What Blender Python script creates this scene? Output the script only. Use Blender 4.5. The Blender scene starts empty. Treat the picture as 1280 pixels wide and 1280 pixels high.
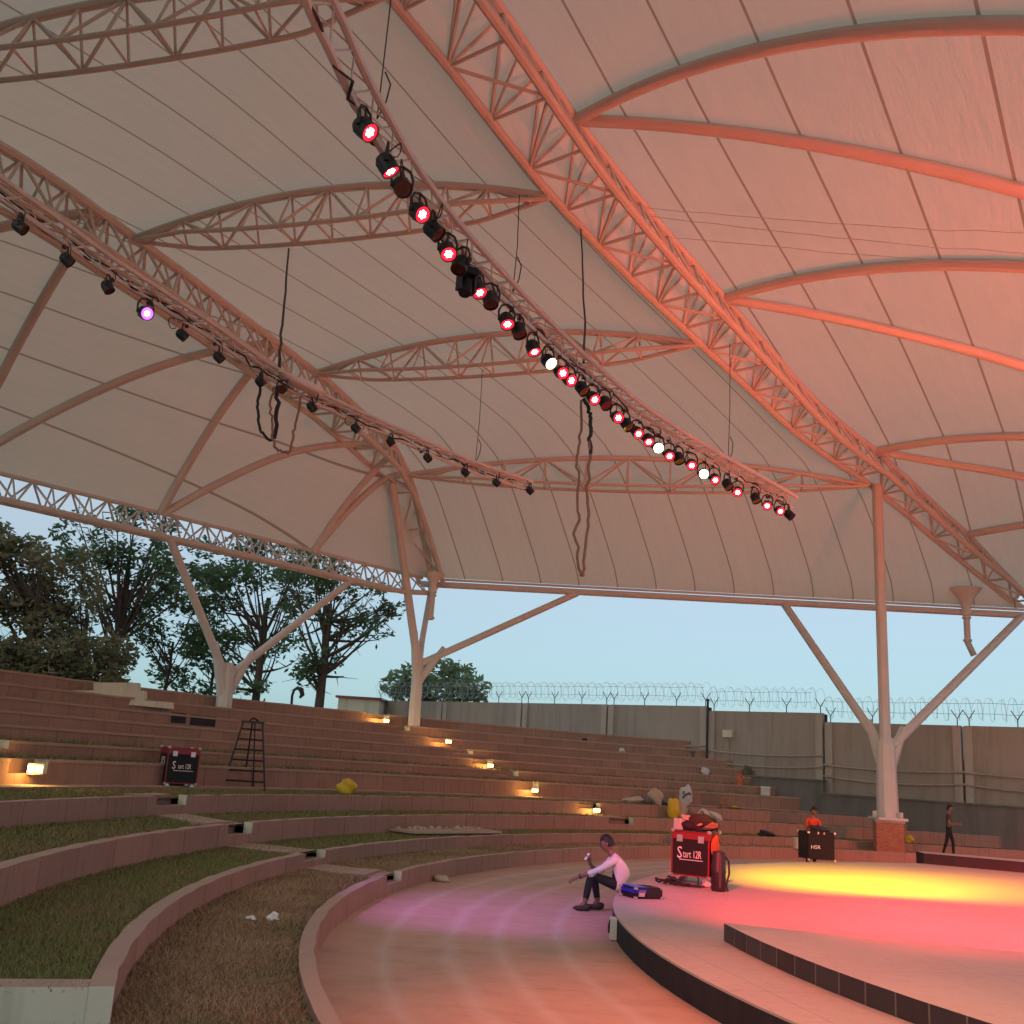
import bpy, math, random
import numpy as np
from mathutils import Vector, Matrix
random.seed(7); RNG=np.random.default_rng(7)
R=math.radians
scene=bpy.context.scene
COL=scene.collection
# ------------------------------------------------------------------ camera
PITCH,ROLL,FPX,CAMZ=13.9,3.78,1280.0,2.2
fw=np.array([0,math.cos(R(PITCH)),math.sin(R(PITCH))]); _rt=np.array([1.,0,0]); _up=np.cross(_rt,fw)
rt=math.cos(R(ROLL))*_rt+math.sin(R(ROLL))*_up; up=math.cos(R(ROLL))*_up-math.sin(R(ROLL))*_rt
EYE=np.array([0,0,CAMZ])
cam=bpy.data.cameras.new('camera'); co=bpy.data.objects.new('camera',cam); COL.objects.link(co)
co.matrix_world=Matrix(((rt[0],up[0],-fw[0],0),(rt[1],up[1],-fw[1],0),(rt[2],up[2],-fw[2],CAMZ),(0,0,0,1)))
cam.sensor_width=36; cam.lens=36.0; cam.clip_end=3000; scene.camera=co
# survey helpers: sight lines from the camera station, used to measure real positions
def ray(x,y):
    d=fw*FPX+rt*(x-640)-up*(y-640); return d/np.linalg.norm(d)
def on_z(x,y,z):
    d=ray(x,y); return EYE+d*((z-CAMZ)/d[2])
def on_y(x,y,Y):
    d=ray(x,y); return EYE+d*(Y/d[1])
def proj(P):
    v=np.asarray(P,float)-EYE; w=v@fw; return np.array([640+FPX*(v@rt)/w,640-FPX*(v@up)/w])
CX,CY=18.604,14.354
def on_r(x,y,r):
    d=ray(x,y); t=np.linspace(1,90,18000); q=EYE+t[:,None]*d; rr=np.hypot(q[:,0]-CX,q[:,1]-CY)
    j=np.where(rr>r)[0]; j=j[j>rr.argmin()]; return q[j[0]]
def ang(P): return math.degrees(math.atan2(P[1]-CY,P[0]-CX))%360
def pol(r,a,z=0): return np.array([CX+r*math.cos(R(a)),CY+r*math.sin(R(a)),z])
# ------------------------------------------------------------------ mesh helpers
def link(o,parent=None):
    COL.objects.link(o)
    if parent is not None: o.parent=parent
    return o
def tag(o,label=None,cat=None,group=None,kind=None):
    if label: o['label']=label
    if cat: o['category']=cat
    if group: o['group']=group
    if kind: o['kind']=kind
    return o
def empty(name,loc=(0,0,0),rz=0,label=None,cat=None,group=None):
    o=bpy.data.objects.new(name,None); o.location=Vector([float(v) for v in loc]); o.rotation_euler=(0,0,rz); o.empty_display_size=.2
    link(o); return tag(o,label,cat,group)
class MB:
    def __init__(s): s.v=[];s.f=[];s.m=[];s.uv=[]
    def add(s,vs,fs,mi=0,uv=None):
        b=len(s.v); s.v+= [tuple(map(float,p)) for p in vs]
        for i,f in enumerate(fs):
            s.f.append(tuple(b+j for j in f)); s.m.append(mi)
            s.uv.append(uv[i] if uv else None)
    def box(s,c,d,rz=0,mi=0,rx=0,ry=0):
        M=Matrix.Rotation(rz,3,'Z')@Matrix.Rotation(ry,3,'Y')@Matrix.Rotation(rx,3,'X')
        vs=[]
        for x in(-1,1):
            for y in(-1,1):
                for z in(-1,1):
                    p=M@Vector((x*d[0]/2,y*d[1]/2,z*d[2]/2)); vs.append((c[0]+p.x,c[1]+p.y,c[2]+p.z))
        s.add(vs,[(0,1,3,2),(4,6,7,5),(0,4,5,1),(2,3,7,6),(0,2,6,4),(1,5,7,3)],mi)
    def tube(s,path,r,n=6,mi=0,cap=True):
        P=[np.asarray(p,float) for p in path]; k=len(P)
        rr=r if hasattr(r,'__len__') else [r]*k
        T=[P[min(i+1,k-1)]-P[max(i-1,0)] for i in range(k)]; T=[t/(np.linalg.norm(t)+1e-9) for t in T]
        a=np.array([0,0,1.]) if abs(T[0][2])<.9 else np.array([1.,0,0])
        u=np.cross(T[0],a); u/=np.linalg.norm(u); vs=[]
        for i in range(k):
            u=u-T[i]*(u@T[i]); u/=np.linalg.norm(u)+1e-9; w=np.cross(T[i],u)
            for j in range(n):
                q=2*math.pi*j/n; vs.append(P[i]+rr[i]*(math.cos(q)*u+math.sin(q)*w))
        fs=[(i*n+j,i*n+(j+1)%n,(i+1)*n+(j+1)%n,(i+1)*n+j) for i in range(k-1) for j in range(n)]
        if cap: fs+=[tuple(range(n))[::-1],tuple((k-1)*n+j for j in range(n))]
        s.add(vs,fs,mi)
    def lathe(s,c,prof,n=16,mi=0,axis=(0,0,1),cap=True):
        z=np.asarray(axis,float); z/=np.linalg.norm(z); a=np.array([1.,0,0]) if abs(z[0])<.9 else np.array([0,1.,0])
        x=np.cross(a,z); x/=np.linalg.norm(x); y=np.cross(z,x); c=np.asarray(c,float); vs=[]
        for r,h in prof:
            for j in range(n):
                q=2*math.pi*j/n; vs.append(c+z*h+r*(math.cos(q)*x+math.sin(q)*y))
        k=len(prof); fs=[(i*n+j,i*n+(j+1)%n,(i+1)*n+(j+1)%n,(i+1)*n+j) for i in range(k-1) for j in range(n)]
        if cap: fs+=[tuple(range(n))[::-1],tuple((k-1)*n+j for j in range(n))]
        s.add(vs,fs,mi)
    def blob(s,c,d,seed=0,amp=.15,n=10,mi=0,flat=None,rz=0):
        rg=np.random.default_rng(seed); ph=rg.uniform(0,6,6); vs=[];fs=[]
        ca,sa=math.cos(rz),math.sin(rz)
        for i in range(n+1):
            t=math.pi*i/n
            for j in range(2*n):
                q=math.pi*j/n
                x,y,z=math.sin(t)*math.cos(q),math.sin(t)*math.sin(q),math.cos(t)
                k=1+amp*(math.sin(3*x+ph[0]+2*z)+math.sin(4*y+ph[1]+x)+math.sin(5*z+ph[2]+3*x)+.6*math.sin(9*x+ph[3])*math.sin(8*y+ph[4]))*.5
                px,py,pz=x*k*d[0]/2,y*k*d[1]/2,z*k*d[2]/2
                if flat is not None: pz=max(pz,-d[2]*flat)
                vs.append((c[0]+ca*px-sa*py,c[1]+sa*px+ca*py,c[2]+pz))
        for i in range(n):
            for j in range(2*n):
                a=i*2*n+j;b=i*2*n+(j+1)%(2*n); fs.append((a,a+2*n,b+2*n,b))
        s.add(vs,fs,mi)
    def build(s,name,mats,parent=None,smooth=None,label=None):
        me=bpy.data.meshes.new(name); me.from_pydata(s.v,[],s.f)
        if not isinstance(mats,(list,tuple)): mats=[mats]
        for m in mats: me.materials.append(m)
        if len(mats)>1: me.polygons.foreach_set('material_index',s.m)
        if any(u is not None for u in s.uv):
            ul=me.uv_layers.new(name='UVMap'); flat=[]
            for f,u in zip(s.f,s.uv):
                flat+= [c for p in (u if u else [(0,0)]*len(f)) for c in p]
            ul.data.foreach_set('uv',flat)
        me.validate(); me.update()
        if smooth is not None:
            me.polygons.foreach_set('use_smooth',[True]*len(me.polygons))
            try: me.set_sharp_from_angle(angle=R(smooth))
            except Exception: pass
        o=bpy.data.objects.new(name,me); link(o,parent)
        if label: o['label']=label
        return o
# ------------------------------------------------------------------ materials
class N:
    def __init__(s,name):
        s.m=bpy.data.materials.new(name); s.m.use_nodes=True; s.t=s.m.node_tree; s.t.nodes.clear()
        s.out=s.t.nodes.new('ShaderNodeOutputMaterial')
    def n(s,typ,**kw):
        nd=s.t.nodes.new(typ)
        for k,v in kw.items():
            if k.startswith('i_'):
                nd.inputs[k[2:].replace('_',' ')].default_value=v
            else: setattr(nd,k,v)
        return nd
    def l(s,a,b): s.t.links.new(a,b)
    def math(s,op,a,b=None,clamp=False):
        nd=s.n('ShaderNodeMath',operation=op,use_clamp=clamp)
        for i,x in enumerate((a,b)):
            if x is None: continue
            if isinstance(x,(int,float)): nd.inputs[i].default_value=x
            else: s.l(x,nd.inputs[i])
        return nd.outputs[0]
    def mix(s,f,a,b,blend='MIX'):
        nd=s.n('ShaderNodeMix',data_type='RGBA',blend_type=blend)
        for i,x in ((0,f),(6,a),(7,b)):
            if isinstance(x,(int,float)): nd.inputs[i].default_value=x
            elif isinstance(x,(tuple,list)): nd.inputs[i].default_value=(*x[:3],1)
            else: s.l(x,nd.inputs[i])
        return nd.outputs[2]
    def noise(s,scale,detail=4,rough=.6,vec=None,dist=0):
        nd=s.n('ShaderNodeTexNoise'); nd.inputs['Scale'].default_value=scale; nd.inputs['Detail'].default_value=detail
        nd.inputs['Roughness'].default_value=rough; nd.inputs['Distortion'].default_value=dist
        if vec is not None: s.l(vec,nd.inputs['Vector'])
        return nd.outputs['Fac']
    def ramp(s,f,stops):
        nd=s.n('ShaderNodeValToRGB'); e=nd.color_ramp.elements
        while len(e)<len(stops): e.new(.5)
        for i,(p,c) in enumerate(stops):
            e[i].position=p; e[i].color=(*c,1) if hasattr(c,'__len__') else (c,c,c,1)
        s.l(f,nd.inputs[0]); return nd.outputs[0]
    def pos(s): return s.n('ShaderNodeNewGeometry').outputs['Position']
    def obj(s): return s.n('ShaderNodeTexCoord').outputs['Object']
    def mapv(s,vec,scale=(1,1,1),rot=(0,0,0)):
        nd=s.n('ShaderNodeMapping'); nd.inputs['Scale'].default_value=scale; nd.inputs['Rotation'].default_value=rot; s.l(vec,nd.inputs['Vector']); return nd.outputs[0]
    def bsdf(s,col,rough=.7,bump=None,bs=.3,bd=.02,metal=0,spec=.5,sheen=0):
        b=s.n('ShaderNodeBsdfPrincipled')
        if isinstance(col,(tuple,list)): b.inputs['Base Color'].default_value=(*col[:3],1)
        else: s.l(col,b.inputs['Base Color'])
        if isinstance(rough,(int,float)): b.inputs['Roughness'].default_value=rough
        else: s.l(rough,b.inputs['Roughness'])
        b.inputs['Metallic'].default_value=metal; b.inputs['Specular IOR Level'].default_value=spec
        if bump is not None:
            bp=s.n('ShaderNodeBump'); bp.inputs['Strength'].default_value=bs; bp.inputs['Distance'].default_value=bd
            s.l(bump,bp.inputs['Height']); s.l(bp.outputs[0],b.inputs['Normal'])
        s.l(b.outputs[0],s.out.inputs[0]); return b
def plain(name,col,rough=.6,var=.18,scale=6,metal=0,spec=.5,bump=0):
    k=N(name); f=k.noise(scale,5,.65,k.obj())
    c=k.mix(f,tuple(max(0,x*(1-var)) for x in col),tuple(min(1,x*(1+var)) for x in col))
    k.bsdf(c,rough,f if bump else None,bump or .1,.01,metal,spec); return k.m
def emit(name,col,st):
    k=N(name); e=k.n('ShaderNodeEmission'); e.inputs[0].default_value=(*col,1); e.inputs[1].default_value=st; k.l(e.outputs[0],k.out.inputs[0]); return k.m
def m_steel():
    k=N('white_painted_steel'); p=k.pos(); f=k.noise(1.3,5,.6,p); g=k.noise(14,4,.7,p)
    c=k.mix(f,(.52,.475,.43),(.65,.61,.56)); c=k.mix(k.ramp(g,[(.62,0),(.75,.35)]),c,(.42,.33,.27)); k.bsdf(c,.42,g,.06,.005); return k.m
def m_membrane():
    k=N('coated_fabric'); uv=k.n('ShaderNodeUVMap').outputs[0]; sp=k.n('ShaderNodeSeparateXYZ'); k.l(uv,sp.inputs[0])
    v=k.math('FRACT',sp.outputs[1]); d=k.math('ABSOLUTE',k.math('SUBTRACT',v,.5)) ; seam=k.math('GREATER_THAN',d,.4835)
    p=k.pos(); big=k.noise(.35,4,.6,p); str_=k.noise(2.2,4,.7,k.mapv(uv,(.25,3,1)))
    wr=k.noise(9,2,.5,p)
    pan=k.n('ShaderNodeTexWhiteNoise',noise_dimensions='1D'); k.l(k.math('FLOOR',sp.outputs[1]),pan.inputs['W'])
    base=k.mix(big,(.66,.62,.56),(.76,.73,.67)); base=k.mix(k.math('MULTIPLY',k.ramp(str_,[(.4,0),(.75,1)]),.45),base,(.55,.52,.48))
    base=k.mix(k.math('MULTIPLY',pan.outputs[0],.10),base,(.52,.50,.47))
    sc=k.mix(seam,base,(.43,.33,.25))
    df=k.n('ShaderNodeBsdfDiffuse'); k.l(sc,df.inputs[0]); tr=k.n('ShaderNodeBsdfTranslucent')
    k.l(k.mix(seam,(.82,.665,.49),(.4,.28,.19)),tr.inputs[0])
    bp=k.n('ShaderNodeBump'); bp.inputs['Strength'].default_value=.24; bp.inputs['Distance'].default_value=.12; k.l(str_,bp.inputs['Height'])
    k.l(bp.outputs[0],df.inputs['Normal'])
    mx=k.n('ShaderNodeMixShader'); mx.inputs[0].default_value=.42; k.l(df.outputs[0],mx.inputs[1]); k.l(tr.outputs[0],mx.inputs[2]); k.l(mx.outputs[0],k.out.inputs[0]); return k.m
def m_riser(name,a,b,joint=.9):
    k=N(name); uv=k.n('ShaderNodeUVMap').outputs[0]; sp=k.n('ShaderNodeSeparateXYZ'); k.l(uv,sp.inputs[0])
    u=k.math('DIVIDE',sp.outputs[0],joint); fr=k.math('FRACT',u); jd=k.math('ABSOLUTE',k.math('SUBTRACT',fr,.5)); jt=k.math('GREATER_THAN',jd,.492)
    wn=k.n('ShaderNodeTexWhiteNoise',noise_dimensions='1D'); k.l(k.math('FLOOR',u),wn.inputs['W'])
    p=k.pos(); f=k.noise(1.1,6,.65,p); g=k.noise(24,4,.7,p)
    st=k.noise(3.,5,.7,k.mapv(uv,(3.2,.35,1)))
    c=k.mix(f,a,b); c=k.mix(k.math('MULTIPLY',wn.outputs[0],.38),c,tuple(x*.66 for x in a))
    c=k.mix(k.ramp(st,[(.5,0),(.75,.55)]),c,tuple(x*.5 for x in a)); c=k.mix(k.ramp(g,[(.6,0),(.8,.4)]),c,tuple(min(1,x*1.5) for x in b))
    c=k.mix(k.math('MULTIPLY',jt,.65),c,tuple(x*.4 for x in a))
    k.bsdf(c,.85,g,.35,.01,0,.25); return k.m
def m_floor():
    k=N('orchestra_floor'); p=k.pos(); sub=k.n('ShaderNodeVectorMath',operation='SUBTRACT'); k.l(p,sub.inputs[0]); sub.inputs[1].default_value=(CX,CY,0)
    ln=k.n('ShaderNodeVectorMath',operation='LENGTH'); k.l(sub.outputs[0],ln.inputs[0]); r=ln.outputs['Value']
    f=k.noise(.9,6,.65,p); g=k.noise(7,5,.7,p); st=k.noise(1.6,5,.7,k.mapv(p,(.8,1.5,1)))
    wob=k.math('MULTIPLY',k.math('SUBTRACT',k.noise(1.4,3,.5,p),.5),.22); rw=k.math('ADD',r,wob)
    tot=None
    for rr,w in RINGS:
        d=k.math('ABSOLUTE',k.math('SUBTRACT',rw,rr)); q=k.math('SUBTRACT',1,k.math('DIVIDE',d,w),True); tot=q if tot is None else k.math('MAXIMUM',tot,q)
    c=k.mix(f,(.46,.31,.225),(.60,.43,.325)); c=k.mix(k.ramp(st,[(.45,0),(.7,.38)]),c,(.30,.205,.15)); c=k.mix(k.ramp(g,[(.58,0),(.78,.45)]),c,(.21,.15,.11))
    c=k.mix(k.math('MULTIPLY',k.math('MULTIPLY',tot,.42),k.ramp(g,[(.25,.4),(.6,1)])),c,(.66,.60,.54))
    # joints of the paving along the sight direction
    sp=k.n('ShaderNodeSeparateXYZ'); k.l(p,sp.inputs[0])
    jj=k.math('GREATER_THAN',k.math('ABSOLUTE',k.math('SUBTRACT',k.math('FRACT',k.math('DIVIDE',k.math('ADD',sp.outputs[1],wob),1.9)),.5)),.492)
    c=k.mix(k.math('MULTIPLY',jj,k.ramp(k.noise(.7,3,.5,p),[(.5,0),(.7,.3)])),c,(.2,.14,.10))
    k.bsdf(c,.75,g,.2,.01,0,.3); return k.m
def m_ground(name,cols,scale):
    k=N(name); p=k.pos(); f=k.noise(scale,6,.7,p); g=k.noise(scale*9,5,.75,p)
    c=k.ramp(f,[(.3,cols[0]),(.5,cols[1]),(.72,cols[2])]); c=k.mix(k.ramp(g,[(.4,0),(.7,.6)]),c,cols[3]); k.bsdf(c,.95,g,.7,.03,0,.1); return k.m
def m_blades(name,cols):
    k=N(name); p=k.pos(); f=k.noise(.8,4,.6,p); g=k.noise(25,3,.7,p)
    c=k.ramp(f,[(.32,cols[0]),(.5,cols[1]),(.68,cols[2])]); c=k.mix(k.ramp(g,[(.35,0),(.7,.7)]),c,cols[3]); k.bsdf(c,.8,None,spec=.2); return k.m
def m_leaf(name,a,b,c3):
    k=N(name); p=k.pos(); f=k.noise(.55,4,.6,p); g=k.noise(6,2,.6,p)
    c=k.ramp(f,[(.3,a),(.55,b),(.75,c3)]); c=k.mix(k.math('MULTIPLY',g,.5),c,tuple(x*.5 for x in a))
    d=k.n('ShaderNodeBsdfDiffuse'); k.l(c,d.inputs[0]); t=k.n('ShaderNodeBsdfTranslucent'); k.l(c,t.inputs[0])
    mx=k.n('ShaderNodeMixShader'); mx.inputs[0].default_value=.45; k.l(d.outputs[0],mx.inputs[1]); k.l(t.outputs[0],mx.inputs[2]); k.l(mx.outputs[0],k.out.inputs[0]); return k.m
def m_concrete(name,a,b,scale=1.2,streak=True):
    k=N(name); p=k.pos(); f=k.noise(scale,6,.65,p); g=k.noise(scale*16,4,.7,p); c=k.mix(f,a,b)
    if streak:
        s=k.noise(1.5,5,.7,k.mapv(p,(1.6,1.6,.12))); c=k.mix(k.ramp(s,[(.48,0),(.72,.5)]),c,tuple(x*.55 for x in a))
    c=k.mix(k.ramp(g,[(.6,0),(.8,.3)]),c,tuple(x*.6 for x in a)); k.bsdf(c,.85,g,.3,.01,0,.25); return k.m
def m_tile(name,a,joint,jcol):
    k=N(name); uv=k.n('ShaderNodeUVMap').outputs[0]; sp=k.n('ShaderNodeSeparateXYZ'); k.l(uv,sp.inputs[0]); u=k.math('DIVIDE',sp.outputs[0],joint)
    jt=k.math('GREATER_THAN',k.math('ABSOLUTE',k.math('SUBTRACT',k.math('FRACT',u),.5)),.475)
    wn=k.n('ShaderNodeTexWhiteNoise',noise_dimensions='1D'); k.l(k.math('FLOOR',u),wn.inputs['W']); g=k.noise(9,4,.7,k.pos())
    c=k.mix(wn.outputs[0],tuple(x*.6 for x in a),tuple(x*1.5 for x in a)); c=k.mix(k.math('MULTIPLY',g,.4),c,tuple(x*2 for x in a)); c=k.mix(k.math('MULTIPLY',jt,.8),c,jcol)
    k.bsdf(c,.4,None,spec=.4); return k.m
def m_brick():
    k=N('red_brick'); b=k.n('ShaderNodeTexBrick'); k.l(k.mapv(k.obj(),(1,1,1),(R(90),0,0)),b.inputs['Vector'])
    b.inputs['Color1'].default_value=(.36,.11,.06,1); b.inputs['Color2'].default_value=(.46,.17,.09,1); b.inputs['Mortar'].default_value=(.35,.25,.2,1)
    b.inputs['Scale'].default_value=4; b.inputs['Mortar Size'].default_value=.012; k.bsdf(b.outputs[0],.85); return k.m
fr=on_z
RINGS=[(math.hypot(*(on_z(x,y,0)[:2]-np.array([CX,CY]))),w) for x,y,w in ((482,1182,.13),(563,1182,.17),(633,1143,.15),(700,1150,.13))]
M={}
M['steel']=m_steel(); M['mem']=m_membrane()
M['riser']=m_riser('brown_stone_cladding',(.31,.175,.125),(.43,.265,.20)); M['wallr']=m_riser('rendered_wall',(.33,.19,.145),(.43,.275,.215),1.3)
M['tread']=m_concrete('worn_concrete_top',(.36,.27,.21),(.50,.40,.32),1.5,False)
M['nosing']=m_concrete('dusty_step_edge',(.34,.21,.16),(.46,.32,.25),1.5,False)
M['cream']=m_concrete('cream_plaster',(.58,.55,.41),(.70,.67,.52),2.0)
M['greyc']=m_concrete('grey_wall_concrete',(.33,.28,.225),(.40,.345,.285),.6)
M['postc']=m_concrete('pale_post_concrete',(.40,.345,.285),(.48,.42,.35),.9)
M['skirt']=m_concrete('grey_skirting',(.15,.145,.13),(.20,.19,.17),1.0)
M['floor']=m_floor()
M['dry']=m_ground('dry_lawn_soil',[(.14,.075,.04),(.20,.13,.075),(.12,.115,.045),(.26,.18,.10)],.8)
M['green']=m_ground('green_lawn_soil',[(.15,.085,.045),(.10,.085,.03),(.10,.125,.035),(.18,.13,.07)],.9)
M['bdry']=m_blades('dry_blades',[(.42,.30,.17),(.30,.18,.10),(.20,.165,.065),(.48,.36,.22)])
M['bgreen']=m_blades('green_blades',[(.26,.18,.09),(.19,.19,.06),(.17,.23,.06),(.30,.24,.12)])
def m_stage():
    k=N('stage_screed'); p=k.pos(); f=k.noise(.8,6,.65,p); g=k.noise(9,5,.7,p); sc=k.noise(3,3,.6,k.mapv(p,(.5,7,1),(0,0,R(35)))); s2=k.noise(4,2,.6,k.mapv(p,(6,.5,1),(0,0,R(-20))))
    c=k.mix(f,(.40,.34,.29),(.54,.48,.42)); c=k.mix(k.ramp(g,[(.55,0),(.8,.45)]),c,(.28,.23,.19)); c=k.mix(k.ramp(sc,[(.66,0),(.72,.4)]),c,(.66,.60,.54)); c=k.mix(k.ramp(s2,[(.68,0),(.74,.35)]),c,(.22,.18,.15))
    sp=k.n('ShaderNodeSeparateXYZ'); k.l(k.mapv(p,(1,1,1),(0,0,R(-12))),sp.inputs[0])
    for o,w in((0,2.4),(1,2.4)):
        j=k.math('GREATER_THAN',k.math('ABSOLUTE',k.math('SUBTRACT',k.math('FRACT',k.math('DIVIDE',sp.outputs[o],w)),.5)),.4965); c=k.mix(k.math('MULTIPLY',j,.45),c,(.2,.17,.14))
    k.bsdf(c,k.ramp(g,[(.3,.5),(.7,.75)]),g,.15,.006,0,.35); return k.m
M['stage']=m_stage()
M['tile']=m_tile('dark_riser_tile',(.035,.03,.032),.42,(.22,.19,.15)); M['dkface']=m_concrete('dark_riser_stone',(.022,.022,.026),(.05,.045,.048),3,True)
M['earth']=m_ground('bare_earth',[(.12,.08,.05),(.15,.11,.07),(.10,.095,.05),(.2,.15,.1)],.3)
M['brick']=m_brick()
M['black']=plain('matte_black_metal',(.016,.015,.016),.5,.3,8); M['black2']=plain('black_laminate',(.014,.012,.014),.62,.3,3,0,.25)
M['fabric']=plain('white_fabric',(.66,.63,.58),.8,.08,5)
M['red']=plain('red_case_edge',(.22,.012,.016),.35,.15,5); M['chrome']=plain('bright_metal',(.65,.62,.6),.3,.1,8,.8)
M['white']=plain('white_print',(.78,.76,.72),.6,.05); M['wire']=plain('galvanised_wire',(.50,.51,.52),.5,.2,5,.4)
M['bracket']=plain('grey_bracket_steel',(.10,.10,.105),.5,.2)
M['rope']=plain('pale_rope',(.30,.15,.10),.85,.3,20); M['cable']=plain('black_cable',(.02,.017,.017),.6,.3,9)
M['bark']=plain('tree_bark',(.075,.052,.038),.95,.45,7,bump=.5)
M['lfA']=m_leaf('olive_leaves',(.20,.19,.10),(.27,.245,.14),(.40,.35,.24)); M['lfB']=m_leaf('dark_green_leaves',(.11,.18,.09),(.14,.215,.11),(.19,.27,.14)); M['lfC']=m_leaf('mid_green_leaves',(.20,.28,.15),(.25,.33,.19),(.30,.37,.22))
# ------------------------------------------------------------------ world, sun
w=bpy.data.worlds.new('World'); scene.world=w; w.use_nodes=True; nt=w.node_tree
sky=nt.nodes.new('ShaderNodeTexSky'); sky.sky_type='NISHITA'; sky.sun_disc=False; sky.sun_elevation=R(22); sky.sun_rotation=R(205); sky.air_density=1.0; sky.dust_density=1.2; sky.ozone_density=3
bg=nt.nodes['Background']; hz=nt.nodes.new('ShaderNodeMix'); hz.data_type='RGBA'; hz.inputs[0].default_value=.48; hz.inputs[7].default_value=(4.9,5.75,6.2,1); nt.links.new(sky.outputs[0],hz.inputs[6]); tc=nt.nodes.new('ShaderNodeTexCoord'); sz=nt.nodes.new('ShaderNodeSeparateXYZ'); nt.links.new(tc.outputs['Generated'],sz.inputs[0]); mr=nt.nodes.new('ShaderNodeMapRange'); mr.inputs['From Min'].default_value=.0; mr.inputs['From Max'].default_value=.20; nt.links.new(sz.outputs[2],mr.inputs['Value']); bl=nt.nodes.new('ShaderNodeMix'); bl.data_type='RGBA'; bl.inputs[6].default_value=(.60,.84,.90,1); bl.inputs[7].default_value=(1.06,1,.96,1); nt.links.new(mr.outputs[0],bl.inputs[0]); ml=nt.nodes.new('ShaderNodeMix'); ml.data_type='RGBA'; ml.blend_type='MULTIPLY'; ml.inputs[0].default_value=1; nt.links.new(hz.outputs[2],ml.inputs[6]); nt.links.new(bl.outputs[2],ml.inputs[7]); nt.links.new(ml.outputs[2],bg.inputs[0]); bg.inputs[1].default_value=.105
sl=bpy.data.lights.new('sun','SUN'); sl.energy=.12; sl.angle=R(15); sl.color=(1,.86,.7); so=bpy.data.objects.new('sun',sl); COL.objects.link(so)
so.rotation_euler=(R(85),0,R(-25))
scene.view_settings.view_transform='Standard'; scene.view_settings.look='None'; scene.view_settings.exposure=0.35; scene.view_settings.gamma=1
# ------------------------------------------------------------------ ground
def ring(name,r0,r1,a0,a1,z,mat,parent=None,da=1.0,zf=None):
    b=MB(); n=max(2,int((a1-a0)/da)+1); A=np.linspace(a0,a1,n); k=max(1,int((r1-r0)/2.0)); RR=np.linspace(r0,r1,k+1)
    vs=[pol(r,a,z if zf is None else zf(r)) for a in A for r in RR]; m=k+1
    b.add(vs,[(i*m+j,i*m+j+1,(i+1)*m+j+1,(i+1)*m+j) for i in range(n-1) for j in range(k)])
    return b.build(name,mat,parent)
b=MB(); b.add([(-1500,-1500,-.35),(1500,-1500,-.35),(1500,1500,-.35),(-1500,1500,-.35)],[(0,1,2,3)]); tag(b.build('ground',M['earth']),kind='structure')
tag(ring('bank',36.2,95,60,262,0,M['earth'],None,2,lambda r: 3.3 if r<60 else 3.3-(r-60)*.1),kind='structure')
R0,R1_,R2_,R3_=20.56,22.157,23.738,25.986
b=MB(); n=180
b.add([pol(R0+.05,i*2,0) for i in range(n)]+[(CX,CY,0)],[(i,(i+1)%n,n) for i in range(n)]); tag(b.build('floor',M['floor']),kind='structure')
# ------------------------------------------------------------------ amphitheatre tiers
AEND=197.0; A_R=62.0
def solid(b,r0,r1,a0,a1,z0,z1,mi_face=0,mi_top=1,da=1.0,ends=(0,0)):
    """ring sector solid with arc-length UVs"""
    n=max(2,int(abs(a1-a0)/da)+2); A=np.linspace(a0,a1,n)
    wob=lambda a:.0035*(math.sin(a*37.1+r0)+math.sin(a*91.7+2*r0)+math.sin(a*203.3)) if ends!=(9,9) else 0
    ZT=z1; RF=r0
    for i in range(n-1):
        p,q=A[i],A[i+1]; u0,u1=R(p)*r0,R(q)*r0; zp,zq=z1+wob(p),z1+wob(q); rp,rq=r0+1.3*wob(p+.3),r0+1.3*wob(q+.3)
        b.add([pol(rp,p,z0),pol(rq,q,z0),pol(rq,q,zq),pol(rp,p,zp)],[(0,1,2,3)],mi_face,[[(u0,z0),(u1,z0),(u1,z1),(u0,z1)]])
        b.add([pol(r1,p,z0),pol(r1,q,z0),pol(r1,q,zq),pol(r1,p,zp)],[(3,2,1,0)],mi_face,[[(u0,z1),(u1,z1),(u1,z0),(u0,z0)]])
        b.add([pol(rp,p,zp),pol(rq,q,zq),pol(r1,q,zq),pol(r1,p,zp)],[(0,1,2,3)],mi_top,[[(u0,r0),(u1,r0),(u1,r1),(u0,r1)]])
    for a,k in ((a0,0),(a1,1)):
        za,ra=z1+wob(a),r0+1.3*wob(a+.3); b.add([pol(ra,a,z0),pol(r1,a,z0),pol(r1,a,za),pol(ra,a,za)],[(0,1,2,3)],ends[k],[[(r0,z0),(r1,z0),(r1,z1),(r0,z1)]])
def pxang(x,y,r): return ang(on_r(x,y,r))
TIERS=[ # name, r, ground before, top, label, aisles (each low angle, high angle)
 dict(k='kerb',r=R0,zb=0,zt=.313,g=.245,th=.15),
 dict(k='w1',r=R1_,zb=.245,zt=.508,g=.47,th=.17),
 dict(k='w2',r=R2_,zb=.47,zt=.870,g=.80,th=.19),
 dict(k='w3',r=R3_,zb=.80,zt=1.185,g=1.12,th=.2)]
RS=[29.3,30.15,31.0,31.85,32.7,33.55,34.4]; ZS=[1.69,2.03,2.37,2.70,3.05,3.42,3.80]
for i,(r,z) in enumerate(zip(RS,ZS)): TIERS.append(dict(k='t%d'%(i+4),r=r,zb=(1.12 if i==0 else ZS[i-1]),zt=z,g=z,th=(RS[i+1] if i<6 else 36.3)-r))
A1=[(484,503,1090),(382,407,1063),(287,317,1027),(197,234,995)]
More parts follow.
